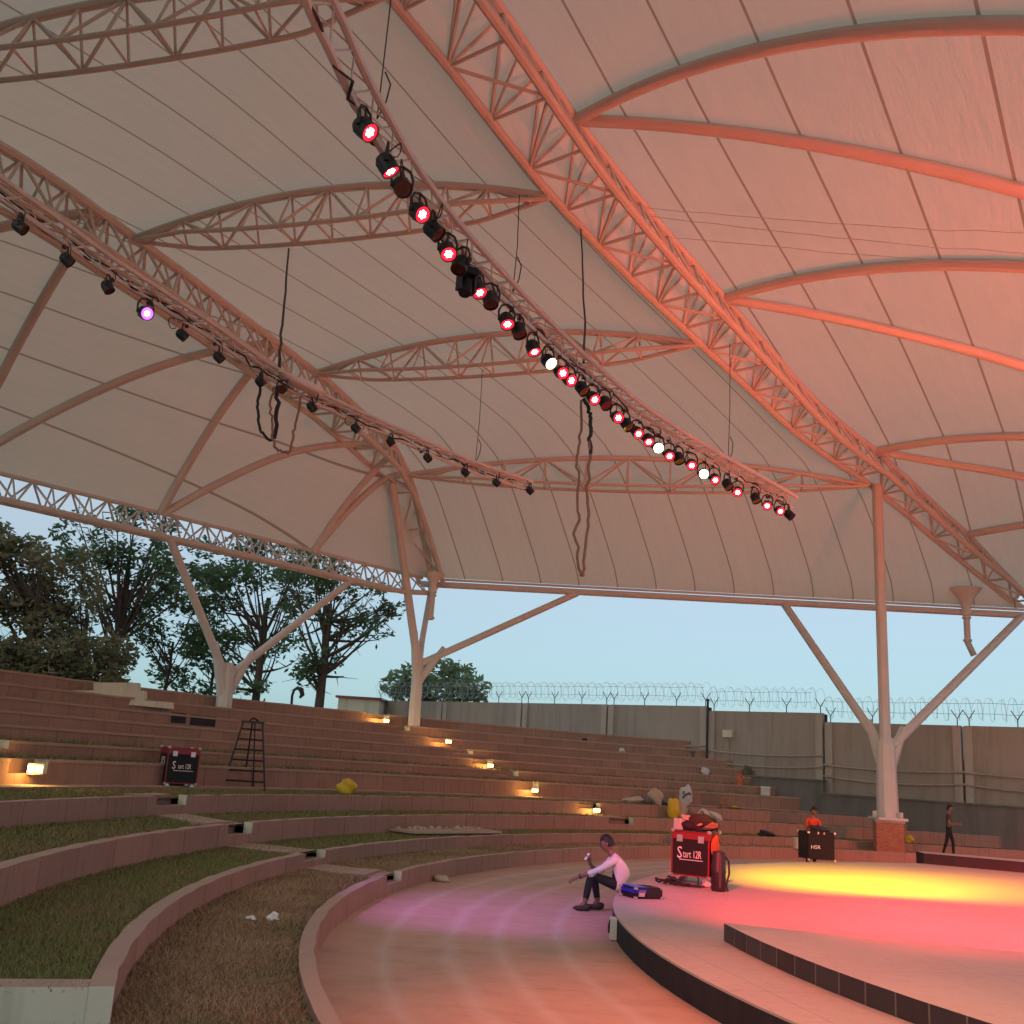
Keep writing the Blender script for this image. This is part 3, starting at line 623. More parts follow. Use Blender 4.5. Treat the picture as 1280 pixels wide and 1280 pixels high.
for dz,sg in((1.75,.10),(2.2,.14)):
    b=MB()
    for i in range(2,len(js)-1):
        zt=tops[min(i,len(tops)-1)]-dz
        b.tube([wp(js[i]+(js[i+1]-js[i])*f,.28,zt-sg*4*f*(1-f))-WO for f in np.linspace(0,1,9)],.045,5)
    b.build('conduit',M['greyc'],wall)
P,t=wall_at(913); b=MB(); wbox(b,t-.22,t+.22,.08,.3,zpx(913,922,P),zpx(913,913,P)); b.build('junction_box',M['cream'],wall)
b=MB(); b.tube([wp(t,.12,zpx(913,922,P))-WO,wp(t,.12,zpx(914,966,P))-WO],.025,5); b.build('drop_pipe',M['greyc'],wall)
P,t=wall_at(891); zc0,zc1=zpx(892,970,P),zpx(890,877,P); pl=wp(t,.5,zc0)
o=empty('pole',(pl[0],pl[1],0),0,'thin black upright pole in front of the grey boundary wall','pole'); b=MB(); b.tube([(0,0,0),(0,0,zc1)],.055,8); b.build('shaft',M['black'],o); b=MB(); b.lathe((0,0,zc1),[(.09,0),(.09,.05),(.03,.09)],10); b.build('cap',M['black'],o)
# Y brackets and razor wire
for i in range(len(tops)):
    z=tops[i]
    for f in (.04,.36,.68,.96):
        t=js[i]+(js[i+1]-js[i])*f; b=MB(); p=wp(t,0,z-.1)-WO; q=wp(t,0,z+.26)-WO
        b.tube([p,q],.022,5); d=np.array([wd[0],wd[1],0])
        b.tube([q,q+d*.22+np.array([0,0,.34])],.018,5); b.tube([q,q-d*.22+np.array([0,0,.34])],.018,5); b.build('wire_bracket',M['bracket'],wall)
for lo_,hi_,zz,lab in((0,3,tops[0],'coil of razor wire along the high left stretch of the boundary wall'),(4,4,tops[4],'short coil of razor wire on the middle wall stretch beside the black pole'),(5,8,tops[5],'coil of razor wire along the lower right stretch of the boundary wall')):
    b=MB(); t0,t1=js[lo_],js[hi_+1]; nt_=int((t1-t0)/.21); pts=[]
    for k in range(nt_*14):
        f=k/14; q=2*math.pi*f; rr=.42+.05*math.sin(f*1.7)+RNG.normal(0,.012); pts.append(wp(t0+.21*f+.10*math.sin(q*.5),rr*math.cos(q)*.8,zz+.62+rr*math.sin(q)))
    b.tube(pts,.0058,3); 
    for h in(.45,.85): b.tube([wp(t,.02,zz+h+.02*math.sin(t*3)) for t in np.arange(t0,t1,.6)],.009,3)
    tag(b.build('razor_wire',M['wire']),lab,'razor wire')
# grey skirting walls in front of the boundary wall
for k,(x0,x1,yt,yb,o_) in enumerate(((790,879,939,962,.9),(948,1040,974.5,1010,1.1),(1041,1330,993,1060,1.25))):
    Pa,ta=wall_at(x0); Pb,tb=wall_at(x1); pm=wp((ta+tb)/2,o_,0); xm=(x0+x1)/2; z=on_y(xm if x1<1280 else 1160,yt if x1<1280 else 1002,wp(wall_at(xm if x1<1280 else 1160)[1],o_,0)[1])[2]
    b=MB(); c=wp((ta+tb)/2,o_-.2,0); b.box((c[0],c[1],z/2-.15),(tb-ta,.4,z+.3),wang); b.box((c[0]+wn[0]*.03,c[1]+wn[1]*.03,z+.03),(tb-ta+.1,.5,.06),wang)
    tag(b.build('skirting_wall',M['skirt']),['low dark grey skirting wall high up near the black pole','low grey skirting wall behind the white box and orange bucket','long low grey skirting wall at the right behind the brick plinth'][k],'wall')
# white shed with a red roof edge behind the stand
Ps=on_y(448,880,58); t=empty('shed',(Ps[0],Ps[1],3.),R(-4),'small white shed with thin red roof edge behind the stand at wall end','shed')
zs=zpx(448,873.5,Ps)-3; b=MB(); b.box((0,1.5,zs/2),(2.3,3,zs)); b.build('wall',M['cream'],t); b=MB(); b.box((0,1.5,zs+.06),(2.6,3.3,.12)); b.build('roof',M['red'],t)
# ------------------------------------------------------------------ trees
def leafcloud(clumps,n,size,seed):
    rg=np.random.default_rng(seed); V=[]
    for (c,r) in clumps:
        k=int(n*.95*(r[0]*r[1]*r[2])**.66); d=rg.normal(0,1,(k,3)); d/=np.linalg.norm(d,axis=1)[:,None]; p=np.array(c)+d*np.array(r)*(rg.uniform(.25,1,k)**.5)[:,None]
        p+=rg.normal(0,.12,(k,3)); s=size*rg.uniform(.6,1.4,k)[:,None]
        u=rg.normal(0,1,(k,3)); u[:,2]*=.6; u/=np.linalg.norm(u,axis=1)[:,None]; w_=np.cross(u,rg.normal(0,1,(k,3))); w_/=np.linalg.norm(w_,axis=1)[:,None]
        q=np.stack([p-u*s,p+w_*s*.42,p+u*s,p-w_*s*.42],1); V.append(q)
    return np.vstack(V)
def tree(name,base,h,trunk_r,fork,clumps,n,size,leafmat,label,seed,cat='tree',lean=(0,0),group=None,extra=0):
    """trunk (fork = list of limb end points) and crown clumps, all relative to the base"""
    rg=np.random.default_rng(seed); t=empty(name,base,0,label,cat,group); b=MB()
    top=np.array([lean[0],lean[1],h*.62]); k=8
    tr=[np.array([lean[0]*f**1.5+rg.normal(0,.04)*f,lean[1]*f**1.5,h*.62*f]) for f in np.linspace(0,1,k)]; tr[0]=np.array([0,0,-1.2])
    b.tube(tr,[trunk_r*(1.25 if i==0 else 1-.55*i/k) for i in range(k)],8)
    ends=list(fork)+[c for c,_ in clumps]
    for e in ends:
        e=np.array(e,float); f=rg.uniform(.5,.95) if e[2]>h*.45 else rg.uniform(.3,.5); s=tr[int(f*(k-1))]; m=(s+e)/2+np.array([rg.normal(0,.25),rg.normal(0,.25),-.12*np.linalg.norm(e-s)*rg.uniform(.2,1)])
        P=[(1-q)**2*s+2*q*(1-q)*m+q*q*e for q in np.linspace(0,1,7)]; r=trunk_r*rg.uniform(.22,.4); b.tube(P,[r*(1-.8*i/6) for i in range(7)],5)
        for _ in range(3):
            g=P[rg.integers(3,7)]; dd=rg.normal(0,1,3)*np.array([1,1,.5]); dd/=np.linalg.norm(dd); b.tube([g,g+dd*.5+[0,0,.1],g+dd*rg.uniform(.8,1.6)+[0,0,.3]],[r*.35,r*.2,r*.08],4)
    b.build('trunk',M['bark'],t,60)
    V=leafcloud(clumps,n,size,seed+1); me=bpy.data.meshes.new('crown'); me.from_pydata(V.reshape(-1,3).tolist(),[],[(4*i,4*i+1,4*i+2,4*i+3) for i in range(len(V))]); me.materials.append(leafmat); me.update()
    link(bpy.data.objects.new('crown',me),t); return t
def px_clumps(Y,base,items,dy=1.6,seed=0):
    rg=np.random.default_rng(seed); out=[]
    for x,y,rx,ry in items:
        Yk=Y+rg.uniform(-dy,dy); p=on_y(x,y,Yk); s=Yk/FPX; out.append(((p[0]-base[0],p[1]-base[1],p[2]-base[2]),(rx*s,max(rx*s*.8,.6),ry*s)))
    return out
GZ=3.2
def tbase(x,Y): p=on_y(x,880,Y); return np.array([p[0],Y,GZ])
def mk(name,x,Y,toppx,tr,items,n,size,mat,label,seed,lean=(0,0),fork=()):
    bs=tbase(x,Y); h=on_y(x,toppx,Y)[2]-GZ; f=[]
    for fx,fy in fork: p=on_y(fx,fy,Y+random.uniform(-1,1)); f.append((p[0]-bs[0],p[1]-bs[1],p[2]-bs[2]))
    return tree(name,bs,h,tr,f,px_clumps(Y,bs,items,seed=seed),n,size,M[mat],label,seed,lean=lean,group='trees behind the stand')
rg=np.random.default_rng(5)
def scatter(x0,x1,y0,y1,k,rx,ry,seed):
    g=np.random.default_rng(seed); return [(g.uniform(x0,x1),g.uniform(y0,y1),rx*g.uniform(.6,1.3),ry*g.uniform(.6,1.3)) for _ in range(k)]
mk('leafy_tree',25,46,640,.28,scatter(-50,75,690,865,26,30,22,1)+scatter(-40,40,640,700,7,26,18,2)+scatter(-20,150,800,870,16,24,18,21),360,.17,'lfA','dense olive green tree at the far left edge behind the stand',11)
mk('leafy_tree',92,48,690,.16,scatter(55,125,690,790,15,20,16,3)+scatter(45,150,780,870,18,22,18,4),260,.15,'lfA','bushy olive tree with pale feathery top at left, beside the reddish trunk',12)
mk('forked_tree',131,52,640,.30,scatter(90,235,615,700,15,26,12,5)+scatter(140,235,690,770,10,24,12,6)+scatter(60,130,640,700,5,20,12,7),240,.16,'lfB','tall tree with a reddish brown forked trunk at left',13,lean=(.25,0),fork=((165,730),(128,640),(170,650),(110,660)))
mk('leafy_tree',205,56,740,.13,scatter(165,275,770,815,8,24,12,8)+scatter(170,270,700,760,7,24,10,9),240,.16,'lfB','slim bare stemmed tree seen left of the pale two branched column',14,fork=((175,800),(235,800),(165,780),(240,825)))
mk('leafy_tree',319,54,650,.24,scatter(235,385,668,735,17,28,13,10)+scatter(215,330,745,805,9,26,13,15)+scatter(340,380,745,830,5,18,11,16)+scatter(270,330,820,865,4,20,10,27),240,.16,'lfB','dark green tree right of the pale two branched column',15,fork=((270,740),(375,735),(365,830),(250,850)))
mk('leafy_tree',399,50,660,.25,scatter(345,440,690,760,14,24,12,17)+scatter(400,480,725,800,12,20,10,18)+scatter(365,430,790,850,9,18,11,19)+scatter(470,505,755,780,5,12,7,20),240,.14,'lfB','thick trunked dark tree whose branches reach towards the left column',16,fork=((495,765),(470,800),(445,735),(350,720),(430,845)))
mk('leafy_tree',262,60,745,.13,scatter(205,300,800,866,9,24,12,22)+scatter(210,300,690,740,6,24,12,23),200,.18,'lfB','background tree directly behind the pale two branched column',17,fork=((230,830),(300,800)))
bs=tbase(545,85.); tree('round_tree',bs,on_y(545,850,85)[2]-GZ,.35,[],px_clumps(85.,bs,[(498,855,22,17),(520,848,26,20),(548,842,26,20),(575,848,24,20),(592,860,22,16),(545,865,40,16),(512,870,30,12),(580,872,28,12)],2.5,3),120,.34,M['lfC'],'rounded mid green tree standing beyond the boundary wall near the left column',31)
# curved black pipe on the stand skyline
p=on_y(365,876,38.5); t=empty('curved_pipe',p,0,'thin black hook shaped pipe standing up on the skyline of the stand','pipe'); b=MB(); s=38.5/FPX
b.tube([((x-365)*s,0,(876-y)*s) for x,y in((365,880),(364.5,870),(366,863),(370,860),(375,862),(377,868),(374,872))],[.05,.05,.055,.07,.1,.09,.04],7); b.build('tube',M['black'],t,60)
# ------------------------------------------------------------------ lighting trusses, lamps, cables
ZL=8.0
def smooth(P,k=8):
    P=[np.asarray(p,float) for p in P]; P=[2*P[0]-P[1]]+P+[2*P[-1]-P[-2]]; out=[]
    for i in range(1,len(P)-2):
        for j in range(k):
            t=j/k; a,b_,c,d=P[i-1:i+3]; out.append(.5*((2*b_)+(-a+c)*t+(2*a-5*b_+4*c-d)*t*t+(-a+3*b_-3*c+d)*t**3))
    out.append(P[-2]); return out
T1px=[(340,-560),(341,-380),(347,-250),(360,-150),(376,-50),(390,0),(412,45),(437,100),(470,160),(510,225),(560,290),(620,355),(680,415),(740,470),(800,518),(870,562),(930,595),(990,628)]
T2px=[(-70,184),(0,238),(60,280),(130,330),(200,375),(270,420),(340,468),(420,510),(500,545),(580,580),(662,608)]
def ltruss(px,label,k_=1.0):
    path=smooth([on_z(x,y,ZL) for x,y in px],6); ctr=path[len(path)//2]; t=empty('lighting_truss',ctr,0,label,'truss','curved lighting trusses')
    P=np.array(path); tg=np.gradient(P,axis=0); tg/=np.linalg.norm(tg,axis=1)[:,None]; sd=np.c_[-tg[:,1],tg[:,0],np.zeros(len(P))]
    lo=P-[0,0,.11*k_]; u1=P+sd*.115*k_+[0,0,.11*k_]; u2=P-sd*.115*k_+[0,0,.11*k_]
    for q in(lo,u1,u2): b=MB(); b.tube(list(q-ctr),.040*k_,7); b.build('chord',M['steel'],t,50)
    b=MB(); d=np.r_[0,np.cumsum(np.linalg.norm(np.diff(P,axis=0),axis=1))]; k=int(d[-1]/.55); at=lambda A_,f:np.array([np.interp(f,d,A_[:,j]) for j in range(3)])
    for i in range(k):
        a,m,e=d[-1]*i/k,d[-1]*(i+.5)/k,d[-1]*(i+1)/k
        for u in(u1,u2): b.tube([at(u,a)-ctr,at(lo,m)-ctr],.010*k_,4); b.tube([at(lo,m)-ctr,at(u,e)-ctr],.012,4)
        b.tube([at(u1,a)-ctr,at(u2,a)-ctr],.012,4); b.tube([at(u1,a)-ctr,at(u2,e)-ctr],.012,4)
    b.build('lacing',M['steel'],t,50)
    b=MB(); g=np.random.default_rng(len(px)); b.tube([at(lo,f)-ctr+[g.normal(0,.03),g.normal(0,.03),.02+g.normal(0,.035)] for f in np.arange(0,d[-1],.22)],.016,4)
    b.tube([at(u1,f)-ctr+[0,0,g.normal(0,.03)-.03] for f in np.arange(0,d[-1],.3)],.012,4); b.build('wiring',M['cable'],t); return P
P1=ltruss(T1px,'curved lighting truss over the floor, crowded with red lit lamps'); P2=ltruss(T2px,'curved lighting truss at left with few spaced black lamps',.8)
def nearest(P,x,y): 
    d=[np.hypot(*(proj(p)-np.array([x,y]))) if (p-EYE)@fw>1 else 1e9 for p in P]; return P[int(np.argmin(d))]
M['glow_r']=emit('red_led',(1,.015,.035),1.9); M['hot_r']=emit('red_led_core',(1,.45,.42),11); M['glow_w']=emit('warm_white_led',(1,.80,.42),14); M['hot_w']=emit('warm_white_core',(1,.93,.72),16)
M['glow_p']=emit('violet_led',(.36,.08,1),3); M['hot_p']=emit('violet_led_core',(.6,.32,1),4.5)
k_=N('dull_lamp_lens'); f_=k_.noise(40,2,.5,k_.obj()); k_.bsdf(k_.mix(f_,(.05,.012,.01),(.13,.035,.02)),.25); M['lens_off']=k_.m
PH={}
def lamp_meshes():
    b=MB(); b.lathe((0,0,0),[(.045,.12),(.085,.10),(.105,.06),(.108,-.06),(.112,-.10),(.112,-.125),(.101,-.125),(.099,-.095)],18,cap=False); b.lathe((0,0,.12),[(.045,0),(.045,.001)],12); 
    for q in range(0,360,45): b.box((.107*math.cos(R(q)),.107*math.sin(R(q)),.0),(.012,.012,.11),R(q))
    PH['housing']=b
    b=MB(); b.tube([(-.125,0,0),(-.135,0,.12),(-.09,0,.22),(0,0,.255),(.09,0,.22),(.135,0,.12),(.125,0,0)],.016,6); b.box((-.12,0,0),(.03,.05,.05)); b.box((.12,0,0),(.03,.05,.05)); PH['yoke']=b
    b=MB(); b.lathe((0,0,0),[(.0985,-.098),(.0985,-.104)],18); PH['lens']=b
    b=MB()
    for q in range(7):
        r=.040 if q else 0; b.lathe((r*math.cos(q*math.pi/3),r*math.sin(q*math.pi/3),0),[(.0175,-.106),(.015,-.112)],10)
    PH['led']=b
lamp_meshes(); LM={}
def lamp(pos,aim,state,hook,label,group,sc=.82):
    """state r,w,p (lit) or o (dark)"""
    pos=np.asarray(pos,float); d=np.asarray(aim,float)-pos; d/=np.linalg.norm(d); t=empty('par_lamp',pos,0,label,'stage lamp',group)
    rot=Vector((0,0,-1)).rotation_difference(Vector(d)).to_euler()
    mt={'r':('glow_r','hot_r'),'w':('glow_w','hot_w'),'p':('glow_p','hot_p'),'o':('lens_off','lens_off')}[state]
    for nm,mat in(('housing','black'),('lens',mt[0]),('led',mt[1])):
        key=(nm,mat)
        if key not in LM: o=PH[nm].build(nm,M[mat],t,50 if nm=='housing' else None); LM[key]=o.data
        else: o=link(bpy.data.objects.new(nm,LM[key]),t)
        o.rotation_euler=rot; o.scale=(sc,sc,sc)
    # stirrup stands upright, across the aiming direction
    az=math.atan2(d[1],d[0])
    if 'yoke' not in LM: o=PH['yoke'].build('yoke',M['black'],t,50); LM['yoke']=o.data
    else: o=link(bpy.data.objects.new('yoke',LM['yoke']),t)
    o.rotation_euler=(0,0,az+math.pi/2); o.scale=(sc,sc,sc)
    b=MB(); q=np.array([0,0,.25*sc]); hk=np.asarray(hook)-pos; hk[2]=max(hk[2],.22); b.tube([q,q*.4+np.array([hk[0],hk[1],hk[2]])*.6,hk],.018*sc,5); b.box(tuple(hk),(.07*sc,.07*sc,.09*sc)); b.build('clamp',M['black'],t)
    b=MB(); g=np.random.default_rng(int(abs(pos[0]*1000)%9999)); e=np.array([g.normal(0,.07),g.normal(0,.07),0]); b.tube(smooth([np.array([0,0,.02])-d*.10,e+[0,0,.06],e*1.2+[0,0,.2],hk+[.03,.02,.06]],3),.007,4); b.build('cord',M['cable'],t)
    return pos,d
STC=np.array([11.,19.,.3])
L1=[(455,160,'r'),(483,205,'r'),(502,233,'o'),(523,265,'r'),(541,287,'o'),(559,313,'r'),(576,330,'o'),(597,360,'r'),(613,374,'o'),(633,400,'r'),(648,412,'o'),(666,434,'r'),(685,451,'w'),(701,465,'r'),(711,474,'r'),(727,485,'o'),(741,497,'r'),(756,503,'o'),(771,521,'r'),(783,530,'o'),(796,540,'r'),(810,549,'r'),(822,559,'w'),(836,568,'r'),(848,572,'o'),(864,580,'r'),(879,592,'w'),(893,598,'r'),(909,605,'o'),(922,614,'r'),(944,622,'o'),(959,631,'r'),(974,638,'r'),(986,643,'o')]
lab1={0:'red lit lamp at the top end of the crowded truss',1:'second red lit lamp from the top of the crowded truss',7:'red lit lamp right beside the boxy dark fixture',12:'uppermost of the three warm white lamps',22:'middle one of the three warm white lamps',26:'lowest of the three warm white lamps',32:'last red lit lamp at the low end of the crowded truss',33:'tilted dark lamp hanging at the very low end of the crowded truss',2:'uppermost unlit lamp of the crowded truss, below the second red one'}
ordn=['first','second','third','fourth','fifth','sixth','seventh','eighth','ninth','tenth','eleventh','twelfth','thirteenth','fourteenth','fifteenth','sixteenth','seventeenth','eighteenth','nineteenth','twentieth']
cnt={'r':0,'o':0,'w':0}; LAMPS=[]
for i,(x,y,s) in enumerate(L1):
    p=on_z(x,y,ZL-.44); hk=nearest(P1,x+(0 if x>700 else 4),y-25)-np.array([0,0,.12]); cnt[s]+=1
    sh=hk[:2]-p[:2]; nn=np.linalg.norm(sh); 
    if nn>.22: p[:2]+=sh*(1-.22/nn)*.0
    lab=lab1.get(i) or {'r':'%s red lit lamp counted down the crowded truss','o':'%s unlit lamp counted down the crowded truss'}[s]%ordn[cnt[s]-1]
    g=np.random.default_rng(i); aim=np.array([(2.6 if i%2 else 5.5)+g.normal(0,1.4),(7.5 if i%2 else 5.0)+g.normal(0,1.8),.6])
    if s=='o': aim=p+np.array([g.normal(.55,.3),g.normal(-.35,.25),-1.0])
    if i==33: aim=p+np.array([.9,-.4,-1])
    LAMPS.append((*lamp(p,aim,s,hk,lab,'lamps on the crowded truss'),s))
# boxy moving fixture among them
p=on_z(583,352,ZL-.55); t=empty('moving_light',p,R(35),'boxy black moving light hanging between red lamps on the crowded truss','stage lamp'); t.scale=(.68,.68,.68); b=MB(); b.box((0,0,.18),(.30,.22,.12)); b.build('base',M['black2'],t)
b=MB(); b.box((-.14,0,-.02),(.04,.14,.34)); b.box((.14,0,-.02),(.04,.14,.34)); b.build('yoke',M['black'],t); b=MB(); b.lathe((0,.02,-.08),[(.07,.16),(.11,.12),(.12,-.10),(.10,-.17),(.0,-.17)],14,axis=(.2,.3,1)); b.build('head',M['black2'],t,40)
b=MB(); b.tube([(0,0,.24),(.05,0,.45)],.02,6); b.build('clamp',M['black'],t)
L2=[(24,283),(83,324),(134,358),(181,391),(227,418),(273,446),(325,477),(352,487),(389,508),(444,535),(488,552),(534,572),(581,590),(620,603),(662,613)]
nm2=['first','second','third','violet','fourth','fifth','sixth','seventh','eighth','ninth','tenth','eleventh','twelfth','thirteenth','last']
for i,(x,y) in enumerate(L2):
    p=on_z(x,y,ZL-.40); hk=nearest(P2,x,y-20)-np.array([0,0,.12]); g=np.random.default_rng(90+i); aim=p+np.array([.85+g.normal(0,.15),.25+g.normal(0,.2),-.75])
    lab='violet glowing lamp on the left truss with spaced lamps' if i==3 else 'dark lamp at the low end of the left truss' if i==14 else '%s unlit black lamp from the left edge on the left truss'%nm2[i]
    if i==3: aim=p+(EYE-p)*.5+np.array([2.,1.5,0])
    if i==7: aim=p+(EYE-p)*.3+np.array([.5,0,0])
    r_=lamp(p,aim,'p' if i==3 else 'o',hk,lab,'lamps on the left truss',.80 if i==3 else .62); 
    if i==3: VIO=r_
def spot(name,pos,d,col,W,ang_,blend=.35,r=.1):
    l=bpy.data.lights.new(name,'SPOT'); l.energy=W; l.color=col; l.spot_size=R(ang_); l.spot_blend=blend; l.shadow_soft_size=r; o=bpy.data.objects.new(name,l); COL.objects.link(o)
    o.location=Vector(list(np.asarray(pos)+np.asarray(d)*.17)); o.rotation_euler=Vector((0,0,-1)).rotation_difference(Vector(list(d))).to_euler(); return o
REDW,WARMW,VIOW=520,300,1900; POOLW,POOLR,STAGER=11000,13500,17000; UPW=8600
for i,(p,d,s) in enumerate(LAMPS):
    if s=='r' and i in (0,5,9,11,14,18,21,25,29,32): spot('red_beam',p,d,(1,.17,.09),REDW,60,1.0)
    if s=='w': spot('warm_beam',p,d,(1,.62,.16),WARMW,44,.9)
vd=on_z(650,1140,0)-VIO[0]; vd/=np.linalg.norm(vd); spot('violet_beam',VIO[0],vd,(.66,.16,1),VIOW,34,1.0)
# the crowded truss carries on overhead; its further lamps throw the red pool on the stage
EXT=[on_z(x,y,ZL-.5) for x,y in ((386,-30),(374,-80),(362,-140),(352,-210),(345,-290),(341,-380),(340,-480))]
for i,p in enumerate(EXT):
    st='r'; tg=[(6.2,19.6),(10.5,18.6),(7.4,18.2),(8.6,16.9),(10.8,20.0),(13.5,17.5),(12.5,21)][i]
    q=np.array([tg[0],tg[1],.3]); hk=p+[0,0,.38]
    pp,dd=lamp(p,q,st,hk,'%s red lamp overhead on the truss above the camera'%ordn[i],'lamps overhead'); spot('warm_beam' if st=='w' else 'red_beam',pp,dd,(1,.70,.0) if st=='w' else (1,.03,.055),POOLW if st=='w' else POOLR,15 if st=='w' else 27,.7)
for i,tx,ty in ((18,7.2,22.7),(19,8.2,23.2),(22,9.4,22.6)):
    p=LAMPS[i][0]; d=np.array([tx,ty,.3])-p; d/=np.linalg.norm(d); spot('warm_beam',p,d,(1,.66,.0),POOLW,30,1.0)  # beams added for the yellow stage pool, off these lamps' own aim
# red spots added out of view at right, without fixtures, for red bounce
for (x,y),(tx,ty) in (((20,-1),(20,9)),((27,1.5),(23,13)),((31,7),(22,17)),((24,-.5),(25,10)),((32,12),(21,12.5))):
    p=np.array([x,y,8.]); d=np.array([tx,ty,.3])-p; d/=np.linalg.norm(d); spot('red_beam',p,d,(1,.135,.03),STAGER,52,.8)
# unseen red fill, added to wash the near roof bay; no fixtures there
for (x,y,z),t_ in (((14,5,.9),(11,16,14.5)),((16,9,.9),(13,22,13.5)),((12,2,.9),(9,9,14.5)),((20,4,.9),(8,24,15))):
    p=np.array([x,y,z]); d=np.array(t_)-p; d/=np.linalg.norm(d); spot('red_fill_spot',p,d,(1,.13,.075),UPW,62,1.0)
# hangers: thin steel ropes from the roof steel to the lighting trusses
for k,(P,x,y,ztop,lab) in enumerate(((P1,480,150,15.2,'first thin hanger rope at the top end of the crowded truss'),(P1,640,370,on_y(671,245,nearest(P1,640,370)[1])[2],'second thin hanger rope above the crowded truss'),(P1,912,582,on_y(922,430,nearest(P1,912,582)[1])[2],'thin hanger rope near the low end of the crowded truss'),(P2,596,585,on_y(607,463,nearest(P2,596,585)[1])[2],'thin hanger rope near the low end of the left truss'))):
    p=nearest(P,x,y); t=empty('hanger_rope',p,0,lab,'rope','thin hanger ropes'); b=MB(); b.tube([(0,0,.1),(.02,.01,(ztop-ZL)*.5),(0,0,ztop-ZL)],.007,5); b.build('rope',M['cable'],t); b=MB(); b.tube([(0,0,.1),(.07,0,.3),(.09,.02,.5),(.03,0,.62)],.008,4); b.build('tail',M['cable'],t)
def strand(name,pts,r,mat,label,cat='cable',group=None):
    c=np.asarray(pts[0],float); P=smooth(pts,5); g=np.random.default_rng(len(label)); P=[p+g.normal(0,.012,3) for p in P]
    t=MB(); t.tube([p-c for p in P],r,6); o=t.build(name,mat,None,50); o.location=Vector(list(c)); return tag(o,label,cat,group)
pt=nearest(P1,732,462); Yt=pt[1]; aT=A.L(A.nearest(A.L,737,275,0,28))
strand('cable',[aT,aT*.5+pt*.5+np.array([.05,0,-.3]),pt+np.array([0,0,.1])],.018,M['cable'],'dark cable hanging from the long lattice arch down to the crowded truss')
Yc=on_z(730,500,ZL-.3)[1]
strand('rope',[on_y(x,y,Yc) for x,y in((727,500),(725,545),(721,572),(724,600),(721,630),(724,650),(718,664),(722,685),(725,715),(729,717),(731,690),(735,650),(734,615),(736,580),(737,545))],.022,M['rope'],'reddish rope hanging in a long knotted loop below the crowded truss','rope')
strand('cable',[on_y(x,y,Yc) for x,y in((730,498),(734,508),(738,520),(738,540),(737,565))],.03,M['cable'],'thick short dark cable bundle above the long hanging rope loop')
lt=on_y(362,305,26.5); p2=nearest(P2,349,470); Y2=p2[1]
strand('cable',[lt,on_y(355,380,(26.5+Y2)/2),on_y(350,440,Y2+.6),on_y(349,470,Y2)],.025,M['cable'],'dark cable dropping from the upper bow truss to the left truss')
strand('cable',[on_y(x,y,Y2-.05) for x,y in((348,480),(346,510),(343,548))],.035,M['cable'],'thick dark cable end hanging under the left truss')
strand('rope',[on_y(x,y,Y2-.1) for x,y in((325,483),(322,505),(323,530),(330,545),(341,550))],.024,M['cable'],'dark cord looping below the unlit lamp on the left truss','cord')
strand('rope',[on_y(x,y,Y2-.15) for x,y in((344,485),(338,498),(340,520),(341,545),(344,560),(352,564),(362,564),(366,550),(371,525),(376,495))],.02,M['rope'],'pale reddish cord hanging in a wide loop below the left truss','cord')
# sheet of white fabric tied on the left truss
p=on_y(378,481,Y2+.15); t=MB(); t.blob((0,0,0),(1.05,.25,.16),5,.25,10,rz=R(58)); o=t.build('tied_cloth',M['fabric'],None,60); o.location=Vector(list(p)); tag(o,'bundle of pale cloth tied on the left truss above the hanging cords','cloth')
# long wires across the stage side
for k,(a,c,lab) in enumerate((((805,253),(1300,292),'upper slack wire crossing under the salmon roof bay'),((815,262),(1300,318),'lower slack wire crossing under the salmon roof bay'),((835,290),(1300,330),'lowest faint slack wire crossing under the salmon roof bay'))):
    s=A.nearest(A.T,*a,0,28); p=A.T(s); q=on_y(*c,p[1]-5); strand('wire',[p+np.array([0,0,-.1]),p*.66+q*.34+np.array([0,0,-.12]),p*.33+q*.67+np.array([0,0,-.12]),q],.007,M['wire'],lab,'wire','slack wires')
# step lights
M['glow_s']=emit('step_light_glow',(1,.62,.18),14)
for k,(x,y,ti,lab) in enumerate(((42,961,4,'glowing step light at the far left edge of the stand'),(745,1013,3,'lowest glowing step light on the middle aisle'),(668,988,4,'second glowing step light up the middle aisle'),(612,957,6,'third glowing step light up the middle aisle'),(560,927,8,'fourth glowing step light up the middle aisle'),(482,901,10,'topmost glowing step light by the left column'))):
    T=TIERS[ti]; p=on_r(x,y,T['r']-.05); a=ang(p); q=pol(T['r']-.10,a,p[2]); t=empty('step_light',(q[0],q[1],q[2]),R(a+90),lab,'step light','step lights on the aisles'); t.scale=(1,1,1) if k==0 else (.68,.68,.68)
    b=MB(); b.box((0,0,.0),(.30,.16,.22)); b.build('housing',M['cream'],t); b=MB(); b.box((.155,0,0),(.012,.13,.15)); b.box((0,-.0 if 0 else .085,0),(.2,.012,.13)); b.build('glowing_pane',M['glow_s'],t)
    l=bpy.data.lights.new('step_glow','POINT'); l.energy=16 if k else 22; l.color=(1,.55,.13); l.shadow_soft_size=.06; o=bpy.data.objects.new('step_glow',l); COL.objects.link(o); g=pol(T['r']-.30,a+.75,p[2]+.02); o.location=Vector(list(g))
# ------------------------------------------------------------------ weeds along the lower steps
for i in (4,5):
    r1=RS[i-3]; o=MB(); o.add([pol(r1-.03,a,ZS[i-4]+.006) for a in (110,111)]+[pol(r1-.01,111,ZS[i-4]+.006)],[(0,1,2)])
    ob=o.build('weeds',[M['green'],M['bgreen']]); tag(ob,kind='stuff')
    V=blades(None,r1-.30,r1-.02,100,190,ZS[i-4]+.004,900,.05,.14); blade_mesh(V,ob)
